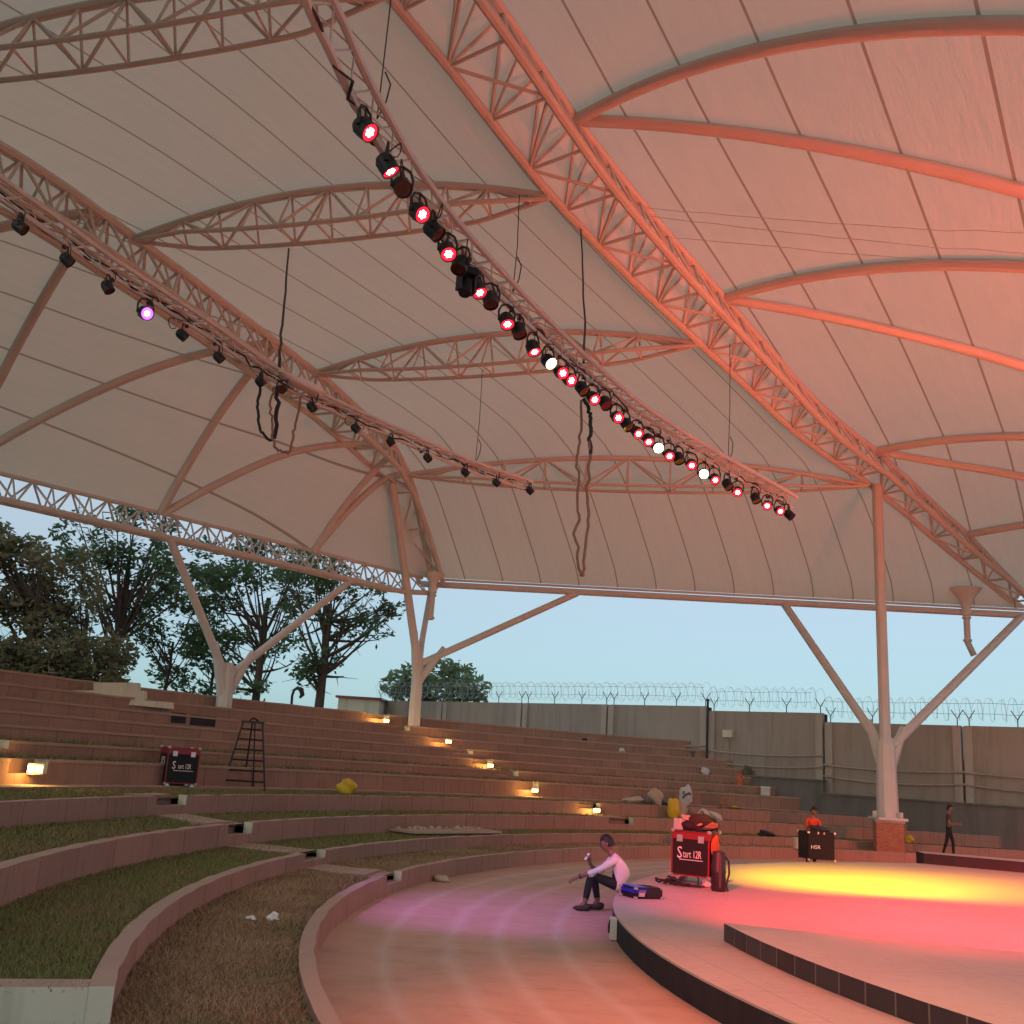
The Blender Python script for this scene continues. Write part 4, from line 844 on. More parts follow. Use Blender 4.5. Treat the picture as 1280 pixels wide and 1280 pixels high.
# ------------------------------------------------------------------ props
def sit(x,y):
    best=None
    for i,T in enumerate(TIERS):
        rn=TIERS[i+1]['r'] if i<len(TIERS)-1 else 36
        for f in(.25,.5,.75):
            r=T['r']+(rn-T['r'])*f; p=on_r(x,y,r); e=abs(p[2]-T['g'])
            if best is None or e<best[0]: best=(e,np.array([p[0],p[1],T['g']]))
    return best[1]
def pxm(p): return FPX/((np.asarray(p)-EYE)@fw)
def text(txt,size,mat,parent,loc,rot,depth=.004,sx=1.0):
    c=bpy.data.curves.new('lettering','FONT'); c.body=txt; c.size=size; c.extrude=depth; c.align_x='CENTER'; c.align_y='CENTER'; c.resolution_u=2
    o=bpy.data.objects.new('tmp',c); COL.objects.link(o); dg=bpy.context.evaluated_depsgraph_get(); me=bpy.data.meshes.new_from_object(o.evaluated_get(dg)); bpy.data.objects.remove(o)
    me.materials.clear(); me.materials.append(mat); q=bpy.data.objects.new('lettering',me); link(q,parent); q.location=loc; q.rotation_euler=rot; q.scale=(sx,1,1); return q
def flight_case(loc,rz,w,d,h,label,front,side=None,edge='red',cast=.11,fs=.2):
    t=empty('flight_case',loc,rz,label,'flight case'); z0=cast
    b=MB(); b.box((0,0,z0+h/2),(w-.012,d-.012,h-.012)); b.build('panels',M['black2'],t)
    e=.028; b=MB()
    for sx in(-1,1):
        for sy in(-1,1): b.box((sx*(w/2-e/2),sy*(d/2-e/2),z0+h/2),(e,e,h-2*e))
    for z in(z0+e/2,z0+h-e/2,z0+h*.84):
        for sx in(-1,1): b.box((sx*(w/2-e/2),0,z),(e,d-2*e-.002,e*.98))
        for sy in(-1,1): b.box((0,sy*(d/2-e/2),z),(w-2*e-.002,e,e*.98))
    for sy in(-1,1): b.box((0,sy*(d/2-.004),z0+h*.92),(w-2*e,.008,h*.13))
    for sx in(-1,1): b.box((sx*(w/2-.004),0,z0+h*.92),(.008,d-2*e,h*.13))
    b.build('edge_trim',M[edge],t)
    b=MB()
    for sx in(-1,1):
        for sy in(-1,1):
            for z in(z0,z0+h): b.lathe((sx*(w/2-.02),sy*(d/2-.02),z-.035),[(.02,0),(.045,.015),(.048,.05),(.02,.07)],8)
    b.build('ball_corners',M['chrome'],t)
    for sx in(-.28,.28):
        b=MB(); b.box((sx*w,-d/2-.004,z0+h*.83),(.11,.012,.12)); b.box((sx*w,-d/2-.014,z0+h*.83),(.06,.014,.05)); b.build('latch',M['chrome'],t)
    for sx in(-1,1):
        for sy in(-1,1):
            b=MB(); b.lathe((sx*(w/2-.09),sy*(d/2-.09)-.02,cast*.45),[(.01,-.022),(cast*.45,-.02),(cast*.45,.02),(.01,.022)],12,axis=(0,1,0)); b.box((sx*(w/2-.09),sy*(d/2-.09),cast*.85),(.07,.07,cast*.28)); b.build('caster',M['chrome'],t)
    if front:
        text(front[0],fs*1.55,M['white'],t,(-w*.275,-d/2-.006,z0+h*.50),(R(90),0,0),.003,.8); text(front[1],fs,M['white'],t,(w*.055,-d/2-.006,z0+h*.48),(R(90),0,0),.003,.56)
        b=MB(); b.box((0.02,-d/2-.0045,z0+h*.36),(w*.62,.003,.012)); b.build('underline',M['white'],t)
    if side:
        for k,(tx,zz,sz) in enumerate(side): text(tx,sz,M['white'],t,(-w/2-.006,0,z0+h*zz),(R(90),0,R(-90)),.003,.8)
    return t
# case on the stage
pc=on_z(872,1106,ZST); sc=1/pxm(pc); flight_case((pc[0]+.02,pc[1]+.35,ZST),R(-30),.74,.62,.80,'black flight case with red edges and white lettering standing on the stage',('S','tart 12R'),edge='red',cast=.13,fs=.19); CASE=np.array([pc[0]+.02,pc[1]+.35,ZST]); ztop=ZST+.13+.80
rot17=lambda x,y:np.array([x*math.cos(R(-30))-y*math.sin(R(-30)),x*math.sin(R(-30))+y*math.cos(R(-30)),0])
p=CASE+rot17(-.24,-.12); t=empty('paper_carton',(p[0],p[1],ztop+.01),R(25),'small white carton on the left of the case top','carton'); b=MB(); b.box((0,0,.10),(.24,.20,.20)); b.build('box',plain('white_card',(.62,.58,.55),.8,.1,6),t); b=MB(); b.box((.03,-.11,.225),(.2,.14,.008),rx=R(35)); b.box((.09,.09,.24),(.03,.03,.07)); b.build('flap',plain('pink_card',(.62,.36,.30),.8,.1),t)
M['maroon']=plain('dark_maroon_cloth',(.028,.007,.011),.8,.4,6); M['pinkcloth']=plain('salmon_cloth',(.62,.24,.19),.85,.15,7); M['orange']=plain('orange_plastic',(.58,.12,.035),.45,.15,6); M['yellow']=plain('yellow_plastic_sack',(.62,.42,.02),.5,.25,7); M['sackw']=plain('white_woven_sack',(.55,.53,.50),.7,.2,8); M['beige']=plain('beige_jute',(.45,.35,.26),.85,.2,9); M['blueprint']=plain('blue_print',(.03,.05,.14),.6,.2); M['denim']=plain('grey_blue_cloth',(.12,.12,.135),.9,.25,9)
p=CASE+rot17(.10,.02); t=empty('backpack',(p[0],p[1],ztop+.01),R(10),'dark maroon backpack slumped on top of the flight case','backpack'); b=MB(); b.blob((0,0,.13),(.62,.34,.36),4,.13,12,flat=.36); b.blob((-.22,-.02,.07),(.34,.3,.22),6,.16,10,flat=.3); b.build('bag',M['maroon'],t,70); b=MB(); b.tube([(.08,-.1,.27),(.2,-.16,.24),(.27,-.14,.12),(.27,-.1,.02)],.022,6); b.tube([(-.05,0,.29),(0,0,.36),(.06,0,.29)],.015,6); b.build('strap',M['cable'],t,60)
def cloth(name,P,mat,label,thick=.012,cat='cloth'):
    b=MB(); n=len(P); P=[np.asarray(p,float) for p in P]; nn=np.cross(P[1]-P[0],P[2]-P[0]); nn/=np.linalg.norm(nn)
    b.add(P+[p-nn*thick for p in P],[tuple(range(n)),tuple(range(2*n-1,n-1,-1))]+[(i,n+i,n+(i+1)%n,(i+1)%n) for i in range(n)]); c=b.v[0]; b.v=[(v[0]-c[0],v[1]-c[1],v[2]-c[2]) for v in b.v]; o=b.build(name,mat); o.location=c; return tag(o,label,cat)
def cp(x,y,z): q=CASE+rot17(x,y); return np.array([q[0],q[1],ztop+z])
cloth('folded_sheet',[cp(.02,-.24,.015),cp(.20,-.22,.07),cp(.38,-.18,.20),cp(.44,-.05,.17),cp(.40,.02,.10),cp(.2,-.05,.03)],M['pinkcloth'],'salmon pink sheet draped over the right end of the case top',.03)
cloth('folded_sheet',[cp(.0,-.15,.10),cp(.16,-.2,.13),cp(.17,-.16,.155),cp(.02,-.11,.14)],M['pinkcloth'],'short pink strip of paper resting against the maroon backpack',.02,'paper')
# orange jacket hanging on the right side of the case, black bag tube in front
M['redcloth']=plain('orange_red_cloth',(.60,.075,.03),.85,.2,8)
b=MB(); q=rot17(.40,-.05); b.blob((0,0,.66),(.10,.42,.46),8,.1,10); b.blob((.01,-.08,.33),(.09,.2,.5),9,.12,10); b.tube([(.03,-.16,.62),(.05,-.2,.45),(.03,-.17,.24),(.0,-.14,.10)],.035,7); b.tube([(.05,.02,.6),(.07,.05,.4),(.05,.04,.2)],.035,7); o=b.build('hanging_jacket',M['redcloth'],None,60); o.location=Vector(list(CASE+q)); o.rotation_euler=(0,0,R(-30)); tag(o,'orange red jacket hanging down the right side of the flight case','jacket')
p=on_z(898,1114,ZST); t=empty('tube_bag',(p[0],p[1],ZST),R(5),'tall black cylindrical bag standing beside the flight case','bag'); b=MB(); b.lathe((0,0,0),[(.115,0),(.13,.02),(.125,.30),(.135,.33),(.122,.36),(.118,.62),(.10,.665),(.04,.68)],16); b.build('bag',M['black'],t,50); b=MB(); b.box((-.012,-.128,.34),(.045,.012,.55)); b.build('zip_panel',plain('dark_bronze_cloth',(.06,.045,.03),.6,.3),t); b=MB(); b.tube([(.11,0,.6),(.19,.03,.5),(.20,.03,.3),(.15,.02,.1),(.17,.0,.0)],.018,6); b.build('strap',M['cable'],t,60)
p=on_z(845,1107,ZST); b=MB(); g=np.random.default_rng(3)
for k in range(9):
    c=np.array([g.normal(-.08,.2),g.normal(0,.05),.025]); b.tube([c+np.array([.13*g.uniform(.6,1.4)*math.cos(q+k),.07*math.sin(q+k),.015*k*abs(math.sin(q))]) for q in np.linspace(0,5.4,16)],.016,5)
b.tube([(.05,-.02,.02),(.25,-.07,.018),(.36,-.05,.016),(.42,.12,.016),(.48,.4,.1),(.42,.5,.25)],.014,5); o=b.build('coiled_cable',M['cable'],None,60); o.location=Vector(list(p)); tag(o,'tangle of black cable lying on the stage left of the flight case','cable')
p=on_z(884,1110,ZST); b=MB(); b.blob((0,0,.05),(.16,.12,.10),14,.2,8,flat=.4); o=b.build('plastic_cup',M['sackw'],None,50); o.location=Vector(list(p)); tag(o,'small crumpled white plastic bag on the stage below the case','plastic bag')
# blue equipment case behind the man
p=on_z(795,1122,ZST); s_=1/pxm(p); t=empty('equipment_case',(p[0]+.10,p[1]+.10,ZST),R(24),'flat blue and black equipment case lying on the stage behind the seated man','equipment case')
M['blue']=plain('blue_laminate',(.01,.035,.42),.3,.15,4)
W_,D_,H_=.50,.44,.17
b=MB(); b.box((0,0,H_/2),(W_,D_,H_-.01)); b.build('body',M['black2'],t)
b=MB(); b.box((-W_/2-.004,0,H_*.66),(.01,D_*.92,.055)); b.box((-W_*.28,-D_/2-.004,H_*.70),(W_*.4,.01,.06)); b.box((-W_*.28,0,H_+.002),(W_*.4,D_*.98,.01)); b.build('blue_panel',M['blue'],t)
b=MB()
for sx in(-1,1):
    for sy in(-1,1):
        for z in(.0,H_-.035): b.lathe((sx*(W_/2-.01),sy*(D_/2-.01),z),[(.012,0),(.035,.008),(.036,.03),(.012,.04)],8)
b.build('ball_corners',M['chrome'],t); b=MB(); b.box((-W_*.28,-D_/2-.009,H_*.40),(.11,.012,.06)); b.tube([(-W_*.28-.05,-D_/2-.02,H_*.42),(-W_*.28-.05,-D_/2-.03,H_*.72),(-W_*.28+.05,-D_/2-.03,H_*.72),(-W_*.28+.05,-D_/2-.02,H_*.42)],.006,5); b.build('label_plate',M['chrome'],t)
b=MB(); b.box((W_*.18,-D_/2-.004,H_*.5),(W_*.5,.008,H_*.7)); 
for k in range(8): b.box((W_*(-.03+k*.06),-D_/2-.010,H_*.5),(.008,.008,H_*.6))
b.build('grille',M['black'],t)
# case with ladder on the upper lawn
p=sit(214,987); p=on_z(214,986,1.12); flight_case((p[0],p[1]+.35,1.12),R(33),.80,.70,.86,'black flight case with red edges and white lettering on the lawn left of the ladder',('S','tart 12R'),[('17 5',.62,.24),('LIGHTS',.30,.11)],cast=.13,fs=.17)
p=on_z(306,987,1.12); t=empty('step_ladder',(p[0],p[1],1.12),R(8),'tall black folding step ladder standing open on the lawn','ladder'); s_=1/pxm(p); H=82*s_*1.0
b=MB()
for sx in(-1,1):
    b.tube([(sx*.50-.06 if sx<0 else .56,-.38,0),(sx*.26,-.04,H)],.028,6)
b.tube([(-.1,.55,0),(-.02,.04,H)],.026,6); b.tube([(.18,.5,0),(.05,.04,H)],.02,6); b.build('rails',M['black'],t)
b=MB()
for f in np.linspace(.13,.9,6):
    a=np.array([-.56+.30*f,-.38+.34*f,H*f]); c=np.array([.56-.30*f,-.38+.34*f,H*f]); b.tube([a,c],.024,5)
    if f<.8: d=np.array([-.1+.08*f,.55-.5*f,H*f]); e=np.array([.18-.13*f,.5-.46*f,H*f]); b.tube([d,e],.014,5)
b.build('rungs',M['black'],t); b=MB(); b.box((0,0,H+.02),(.62,.22,.05)); b.tube([(-.1,0,H+.04),(.0,-.02,H+.13),(.15,0,H+.05)],.03,6); b.build('top_plate',M['black'],t)
def sack(x,y,w_,h_,mat,label,seed,cat='sack',tilt=0,name='sack',depth=.7):
    p=sit(x,y); k=1.12/pxm(p); b=MB(); b.blob((0,0,h_*k*.46),(w_*k,w_*k*depth,h_*k*1.05),seed,.22,12,flat=.44); o=b.build(name,mat,None,70); o.location=Vector(list(p)); o.rotation_euler=(0,R(tilt),0); return tag(o,label,cat)
sack(433,994,20,17,M['yellow'],'crumpled yellow sack lying alone on the lawn right of the ladder',21)
sack(792,1002,24,8,M['beige'],'long beige bundle lying at the left end of the sack heap',22,'bundle',-14,'bundle')
sack(802,1004,20,9,M['denim'],'dark grey cloth bundle between two beige bundles on the step',23,'bundle',0,'bundle')
sack(818,1005,18,17,M['beige'],'rounded beige pink bundle in the middle of the sack heap',24,'bundle',8,'bundle')
sack(831,1006,14,8,M['denim'],'small dark blue cloth right of the rounded beige bundle',25,'cloth',0,'bundle')
p=sit(843,1023); sack(842,1023,13,23,M['yellow'],'upright yellow sack beside the white printed sack',26)
o=sack(857,1006,13,23,M['sackw'],'white woven sack with dark blue print standing on the sack heap',27); p=o.location; k=1/pxm(p); b=MB(); b.tube([(-5*k,-6*k,10*k),(-2*k,-6.6*k,14*k),(3*k,-6.4*k,17*k),(5*k,-5.4*k,15*k)],.03,5); b.tube([(-4*k,-6*k,15*k),(-3*k,-6*k,19*k)],.03,5); b.build('print',M['blueprint'],o)
sack(853,1024,12,19,M['beige'],'pale beige sack leaning below the white printed sack',28,tilt=-10)
sack(879,1024,14,11,M['sackw'],'white crumpled plastic sheet behind the flight case',29,'plastic sheet',0,'plastic_sheet'); sack(893,1024,18,9,M['sackw'],'long white plastic bundle pointing right behind the flight case',30,'plastic sheet',12,'plastic_sheet')
def bucket(x,y,w_,h_,mat,label,handle=True,name='bucket'):
    p=sit(x,y); k=1/pxm(p); t=empty(name,p,0,label,'bucket'); r=w_*k/2; h=h_*k; b=MB(); b.lathe((0,0,0),[(r*.78,0),(r*.97,h*.9),(r*1.05,h*.9),(r*1.05,h),(r*.93,h),(r*.75,h*.06)],16); b.build('pail',mat,t,40)
    b=MB(); b.tube([(r,0,h*.93),(r*.8,-r*.5,h*.62),(0,-r*1.15,h*.5),(-r*.8,-r*.5,h*.62),(-r,0,h*.93)],.008,5); b.build('handle',M['wire'],t); return t
bucket(925,982,9,13,M['orange'],'bright orange bucket high on the steps near the black pole'); bucket(904,1007,10,13,plain('faded_orange',(.42,.16,.08),.6,.2),'faded orange bucket on the lower step left of the yellow dish')
M['pail']=plain('cream_pail',(.62,.52,.36),.5,.12); p=on_z(997,1063,.26); 
t=empty('bucket',(p[0],p[1],.313),0,'cream paint bucket on the kerb left of the man at the black desk','bucket'); k=1/pxm(p); r=6*k; b=MB(); b.lathe((0,0,0),[(r*.82,0),(r*.97,13*k*.92),(r*1.05,13*k*.92),(r*1.05,13*k),(r*.9,13*k),(r*.8,.1)],16); b.build('pail',M['pail'],t,40); b=MB(); b.tube([(r,0,12*k),(0,-r*1.15,7*k),(-r,0,12*k)],.01,5); b.build('handle',M['wire'],t)
p=sit(918,1006); k=1/pxm(p); t=empty('dish',p,0,'shallow yellow builder dish on the steps beside the faded orange bucket','dish'); b=MB(); b.lathe((0,0,0),[(4*k,0),(8.3*k,2.4*k),(8.6*k,2.6*k),(7.8*k,2.3*k),(3.8*k,.5*k)],18); b.blob((0,0,2.6*k),(7*k,6*k,3.4*k),5,.2,8); b.build('pan',M['yellow'],t,50)
p=sit(957,991); k=1/pxm(p); t=empty('foam_box',p,R(-20),'white box standing on the steps in front of the grey skirting wall','box'); b=MB(); b.box((0,0,5*k),(11*k,9*k,10*k)); b.build('body',M['sackw'],t); b=MB(); b.box((0,0,10.4*k),(11.8*k,9.6*k,1.2*k)); b.build('lid',M['white'],t)
sack(882,970,10,8,M['sackw'],'small pinkish white bag on an upper step left of the black pole',33,'bag',0,'bag'); sack(777,936,7,5,M['sackw'],'small white lump on a high step against the boundary wall',34,'debris',0,'debris'); sack(935,974,10,13,M['lfA'],'small weedy shrub beside the orange bucket on the steps',35,'plant',0,'shrub')
sack(958,1046,19,7,M['black'],'black bag lying on the lower step left of the man at desk',36,'bag',0,'bag'); sack(731,923,6,4,M['black'],'small black bag on the top step under the boundary wall',37,'bag',0,'bag'); sack(1012,974,7,4,M['black'],'dark lump lying on the low grey skirting wall',38,'debris',0,'debris')
sack(1053,1019,9,4,M['sackw'],'white scrap on the steps left of the brick plinth',39,'debris',0,'debris'); sack(1075,1017,20,10,plain('rubble',(.12,.08,.06),.9,.4,12),'heap of dark rubble on the steps left of the brick plinth',40,'rubble',0,'rubble'); sack(1137,1050,10,9,M['yellow'],'small yellow and blue bag just right of the brick plinth',41,'bag',0,'bag')
# pale slab with rubble on the first lawn wall, stone on the floor, litter
a=on_z(500,1044,.50); c=on_z(612,1043,.50); d=c-a; L_=np.linalg.norm(d); t=empty('stone_slab',((a+c)/2)+np.array([0,.5,.03]),math.atan2(d[1],d[0]),'long pale stone slab with crumbs lying on the second lawn','slab'); b=MB(); b.box((0,0,.03),(L_*1.0,.85,.05)); b.build('slab',M['tread'],t); b=MB(); g=np.random.default_rng(2)
for _ in range(40): b.blob((g.uniform(-L_*.45,L_*.4),g.uniform(.0,.4),.07),(g.uniform(.05,.16),g.uniform(.05,.12),g.uniform(.04,.14)),int(g.integers(99)),.3,4)
b.build('crumbs',M['beige'],t)
p=on_z(551,1102,0); b=MB(); b.blob((0,0,.05),(.34,.22,.15),12,.2,10,flat=.32); o=b.build('stone',plain('pale_stone',(.50,.40,.30),.9,.2,9),None,60); o.location=Vector(list(p)); tag(o,'pale flat stone lying on the floor by the curved kerb','stone')
for k,(x,y,w_,lab) in enumerate(((340,1150,.10,'crumpled white paper scrap standing on the dry lawn'),(313,1150,.09,'smaller flat white paper scrap on the dry lawn'))):
    p=on_z(x,y,.26); b=MB(); b.blob((0,0,.03),(w_,.05,.10 if k==0 else .03),50+k,.5,6); b.blob((w_*.5,0,.015),(w_*.8,.05,.02),60+k,.4,5); o=b.build('paper_scrap',M['white'],None); o.location=Vector(list(p)); tag(o,lab,'litter')
# grey slabs by the far platform
for k,(x0,x1,y,mat,lab) in enumerate(((1218,1262,1066,'skirt','grey slab leaning behind the far stage platform'),(1266,1300,1066,'denim','dark bluish slab at the right edge behind the far platform'))):
    p=on_y((x0+x1)/2,y,31.); s_=31/FPX; t=MB(); t.box((0,0,0),((x1-x0)*s_,.3,.5)); t.box((0,.2,-.1),((x1-x0)*s_*.9,.12,.5)); o=t.build('stone_slab',M[mat]); o.location=Vector((p[0],p[1],.25)); tag(o,lab,'slab')
# desk case for the sound man
p=on_z(1025,1076.5,ZST); DESK=p; k=1/pxm(p); t=empty('mixing_desk_case',(p[0]-.02,p[1]+.25,ZST),R(10),'black desk case with white lettering that the man in orange works at','desk case'); w_,d_,h_=35*k,.6,35*k
b=MB(); b.box((0,0,h_/2+.02),(w_,d_,h_-.04)); b.build('body',M['black2'],t); b=MB()
for sx in(-1,1):
    for z in(.03,h_-.02): b.box((sx*w_/2,-d_/2,z),(.05,.05,.05)); b.box((sx*w_/2,d_/2,z),(.05,.05,.05))
b.box((-.10,-d_/2-.01,h_*.96),(.03,.02,.06)); b.box((.07,-d_/2-.01,h_*.96),(.03,.02,.06)); b.build('corners',M['chrome'],t)
b=MB(); b.box((.12,.05,h_+.05),(w_*.5,.4,.10),rx=R(12)); 
for q in range(6): b.box((-.02+.06*q,-.02,h_+.115),(.018,.05,.02))
b.build('mixer',M['black'],t); text('HSR',.13,M['white'],t,(-w_*.23,-d_/2-.004,h_*.47),(R(90),0,0),.003,1.2)
# ------------------------------------------------------------------ people
SK={'skin':plain('brown_skin',(.24,.125,.08),.6,.08,9),'hair':plain('black_hair',(.012,.010,.010),.55,.4,30)}
def person(label,loc,rz,J,bones,mats,headc,headdir,shoes=None,hem=None):
    """J: joint -> (xyz, radius); bones: (a,b,material index)"""
    names=list(J); idx={n:i for i,n in enumerate(names)}
    me=bpy.data.meshes.new('skel'); me.from_pydata([J[n][0] for n in names],[(idx[a],idx[b]) for a,b,_ in bones],[])
    o=bpy.data.objects.new('skel',me); COL.objects.link(o); md=o.modifiers.new('s','SKIN'); sub=o.modifiers.new('u','SUBSURF'); sub.levels=2; sub.render_levels=2
    if not me.skin_vertices: 
        bpy.context.view_layer.objects.active=o; bpy.ops.mesh.customdata_skin_add() if hasattr(bpy.ops.mesh,'customdata_skin_add') else None
    for i,n in enumerate(names):
        sv=me.skin_vertices[0].data[i]; r=J[n][1]; sv.radius=r if hasattr(r,'__len__') else (r,r); sv.use_root=(n=='pelvis')
    dg=bpy.context.evaluated_depsgraph_get(); ev=bpy.data.meshes.new_from_object(o.evaluated_get(dg)); bpy.data.objects.remove(o)
    V=np.array([v.co[:] for v in ev.vertices]); F=[tuple(p.vertices) for p in ev.polygons]
    seg=[(np.array(J[a][0]),np.array(J[b][0]),m) for a,b,m in bones]; mi=[]
    for f in F:
        c=V[list(f)].mean(0); best=(9,0)
        for a,b,m in seg:
            ab=b-a; t=clip(((c-a)@ab)/(ab@ab+1e-9),0,1); d=np.linalg.norm(c-a-ab*t)
            if d<best[0]: best=(d,m)
        if hem and best[1]==2 and c[2]>hem[1] and c[1]>hem[0]: best=(0,1)
        mi.append(best[1])
    hb=MB(); hd=Vector(headdir).normalized(); q=Vector((0,-1,0)).rotation_difference(hd).to_matrix(); n=14
    def hp(x,y,z): p=q@Vector((x,y,z)); return (headc[0]+p.x,headc[1]+p.y,headc[2]+p.z)
    vs=[];fs=[]
    for i in range(n+1):
        t=math.pi*i/n; z=math.cos(t); s=math.sin(t)
        for j in range(2*n):
            a=math.pi*j/n; x,y=s*math.cos(a),s*math.sin(a); wx=.077*(1-.22*max(0,-z)); wy=.098*(1-.10*max(0,-z)); yy=y*wy-(.018*max(0,-z) if y<0 else -.0)
            if y<-.8*s and -.35<z<.15 and abs(x)<.22: yy-=.022*(1-abs(x)/.22)*(1-abs(z+.15)/.32)
            if y<-.6 and .05<z<.25 and .2<abs(x)<.6: yy+=.008
            if y<-.5 and -.62<z<-.48: yy-=.005
            vs.append(hp(x*wx,yy,z*.125))
    for i in range(n):
        for j in range(2*n): a=i*2*n+j;b_=i*2*n+(j+1)%(2*n); fs.append((a,a+2*n,b_+2*n,b_))
    hb.add(vs,fs,0)
    for sx in(-1,1):
        e=MB(); b0=len(hb.v); hb.blob((0,0,0),(.018,.045,.065),3,.1,5); 
        hb.v[b0:]=[hp(sx*.078+v[0],.005+v[1],v[2]-.005) for v in hb.v[b0:]]
        b0=len(hb.v); hb.blob((0,0,0),(.022,.012,.012),3,0,4,3); hb.v[b0:]=[hp(sx*.032+v[0],-.090+v[1],v[2]+.012) for v in hb.v[b0:]]
    b0=len(hb.v); hb.blob((0,0,0),(.045,.012,.012),3,0,4,4); hb.v[b0:]=[hp(v[0],-.094+v[1],v[2]-.068) for v in hb.v[b0:]]
    m2=bpy.data.meshes.new('person'); nv=len(V); m2.from_pydata(V.tolist()+hb.v,[],F+[tuple(i+nv for i in f) for f in hb.f])
    for m in mats: m2.materials.append(m)
    m2.polygons.foreach_set('material_index',mi+hb.m); m2.polygons.foreach_set('use_smooth',[True]*len(m2.polygons)); m2.update()
    t=bpy.data.objects.new('person',m2); link(t); t.location=Vector([float(v) for v in loc]); t.rotation_euler=(0,0,rz); tag(t,label,'person')
    b=MB(); vs=[];fs=[]
    for i in range(n+1):
        tt=math.pi*.62*i/n
        for j in range(2*n):
            a=math.pi*j/n; x,y,z=math.sin(tt)*math.cos(a),math.sin(tt)*math.sin(a),math.cos(tt); lim=-.12 if y<.15 else -.55
            if y<-.1 and z<.42: z=.42+.1*abs(x); 
            k=1+.03*math.sin(9*a)*math.sin(7*tt); vs.append(hp(x*.085*k,y*.106*k+.004,max(z,lim)*.135*k))
    for i in range(n):
        for j in range(2*n): a=i*2*n+j;b_=i*2*n+(j+1)%(2*n); fs.append((a,a+2*n,b_+2*n,b_))
    b.add(vs,fs); b.build('hair',SK['hair'],t,80)
    for (p,d,sz) in shoes or []:
        b=MB(); d=np.array(d,float); d/=np.linalg.norm(d); an=math.atan2(d[1],d[0]); b0=len(b.v); b.blob((sz*.28,0,.035),(sz,.095,.085),7,.06,9,flat=.42); b.blob((.0,0,.06),(sz*.5,.08,.09),8,.05,7); ca,sa=math.cos(an),math.sin(an)
        b.v=[(p[0]+ca*v[0]-sa*v[1],p[1]+sa*v[0]+ca*v[1],p[2]+v[2]) for v in b.v]; b.build('shoe',M['shoe'],t,60)
    return t
M['shoe']=plain('dark_shoe_leather',(.035,.025,.022),.5,.3,9); M['lilac']=plain('pale_shirt_cotton',(.68,.66,.67),.9,.08,14); M['trouser']=plain('black_trousers',(.014,.013,.016),.85,.3,12); M['polo']=plain('orange_red_polo',(.62,.075,.03),.85,.15,12); M['shirtd']=plain('dark_maroon_shirt',(.075,.045,.05),.9,.2,12)
def hand(J,B,pre,wrist,dirv,palmn,mat,curl=.5):
    """palm and five bent fingers rooted in the wrist joint"""
    d=np.array(dirv,float); d/=np.linalg.norm(d); nrm=np.array(palmn,float); nrm-=d*(nrm@d); nrm/=np.linalg.norm(nrm); s=np.cross(d,nrm); w=np.array(J[wrist][0])
    J[pre+'palm']=(tuple(w+d*.055),(.034,.02)); B.append((wrist,pre+'palm',mat))
    for k,(o,l) in enumerate(((-.030,.072),(-.010,.085),(.010,.08),(.029,.062))):
        a=w+d*.095+s*o; b_=a+(d*(1-curl*.4)+nrm*curl*.5)*l*.55; c=b_+(d*(1-curl)+nrm*curl)*l*.5
        J[pre+'k%d'%k]=(tuple(a),.010); J[pre+'m%d'%k]=(tuple(b_),.0088); J[pre+'t%d'%k]=(tuple(c),.0075); B+= [(pre+'palm',pre+'k%d'%k,mat),(pre+'k%d'%k,pre+'m%d'%k,mat),(pre+'m%d'%k,pre+'t%d'%k,mat)]
    a=w+d*.035-s*.038+nrm*.012; b_=a-s*.018+d*.036+nrm*.01; J[pre+'th']=(tuple(a),.012); J[pre+'tt']=(tuple(b_),.0095); B+=[(pre+'palm',pre+'th',mat),(pre+'th',pre+'tt',mat)]
# local frame of every person: facing -x? the figure faces along -y locally
def frame(f,l,u): return (l,-f,u)   # forward -> -y, left -> +x
S_=on_z(766,1115,ZST); S_=np.array([CX-math.sqrt(RS_**2-(S_[1]-CY)**2)+.06,S_[1],ZST]); zf=-ZST/1.12
J={'pelvis':(frame(-.02,0,.12),(.175,.17)),'waist':(frame(-.02,0,.27),(.172,.17)),'chest':(frame(.05,0,.43),(.185,.165)),'neckb':(frame(.15,0,.525),(.075,.065)),'neck':(frame(.185,0,.575),.05),'skull':(frame(.215,0,.64),.055)}
Bn=[('pelvis','waist',1),('waist','chest',1),('chest','neckb',1),('neckb','neck',0),('neck','skull',0)]
for s,pre in((1,'l'),(-1,'r')):
    J[pre+'sh']=(frame(.12,s*.17,.465),.062); Bn.append(('chest',pre+'sh',1))
    el=frame(.36,.24,.32) if s>0 else frame(.33,-.22,.22); wr=frame(.66,.16,.19) if s>0 else frame(.47,-.08,.37)
    mid=tuple((np.array(el)*.5+np.array(wr)*.5)); J[pre+'el']=(el,.045); J[pre+'fa']=(mid,.038); J[pre+'wr']=(wr,.026)
    Bn+=[(pre+'sh',pre+'el',1),(pre+'el',pre+'fa',1),(pre+'fa',pre+'wr',0)]
    J[pre+'hip']=(frame(.06,s*.095,.095),.088); kn=frame(.47,.15,.235) if s>0 else frame(.40,-.10,.20); an=frame(.54,.15,zf+.11) if s>0 else frame(.33,-.10,zf+.11)
    J[pre+'kn']=(kn,.062); J[pre+'cf']=(tuple(np.array(kn)*.55+np.array(an)*.45),.058); J[pre+'cu']=(tuple(np.array(kn)*.16+np.array(an)*.84),.05); J[pre+'an']=(an,.036); J[pre+'ft']=(tuple(np.array(an)+np.array(frame(.06,0,-.05))),.035)
    Bn+=[('pelvis',pre+'hip',2),(pre+'hip',pre+'kn',2),(pre+'kn',pre+'cf',2),(pre+'cf',pre+'cu',2),(pre+'cu',pre+'an',0),(pre+'an',pre+'ft',0)]
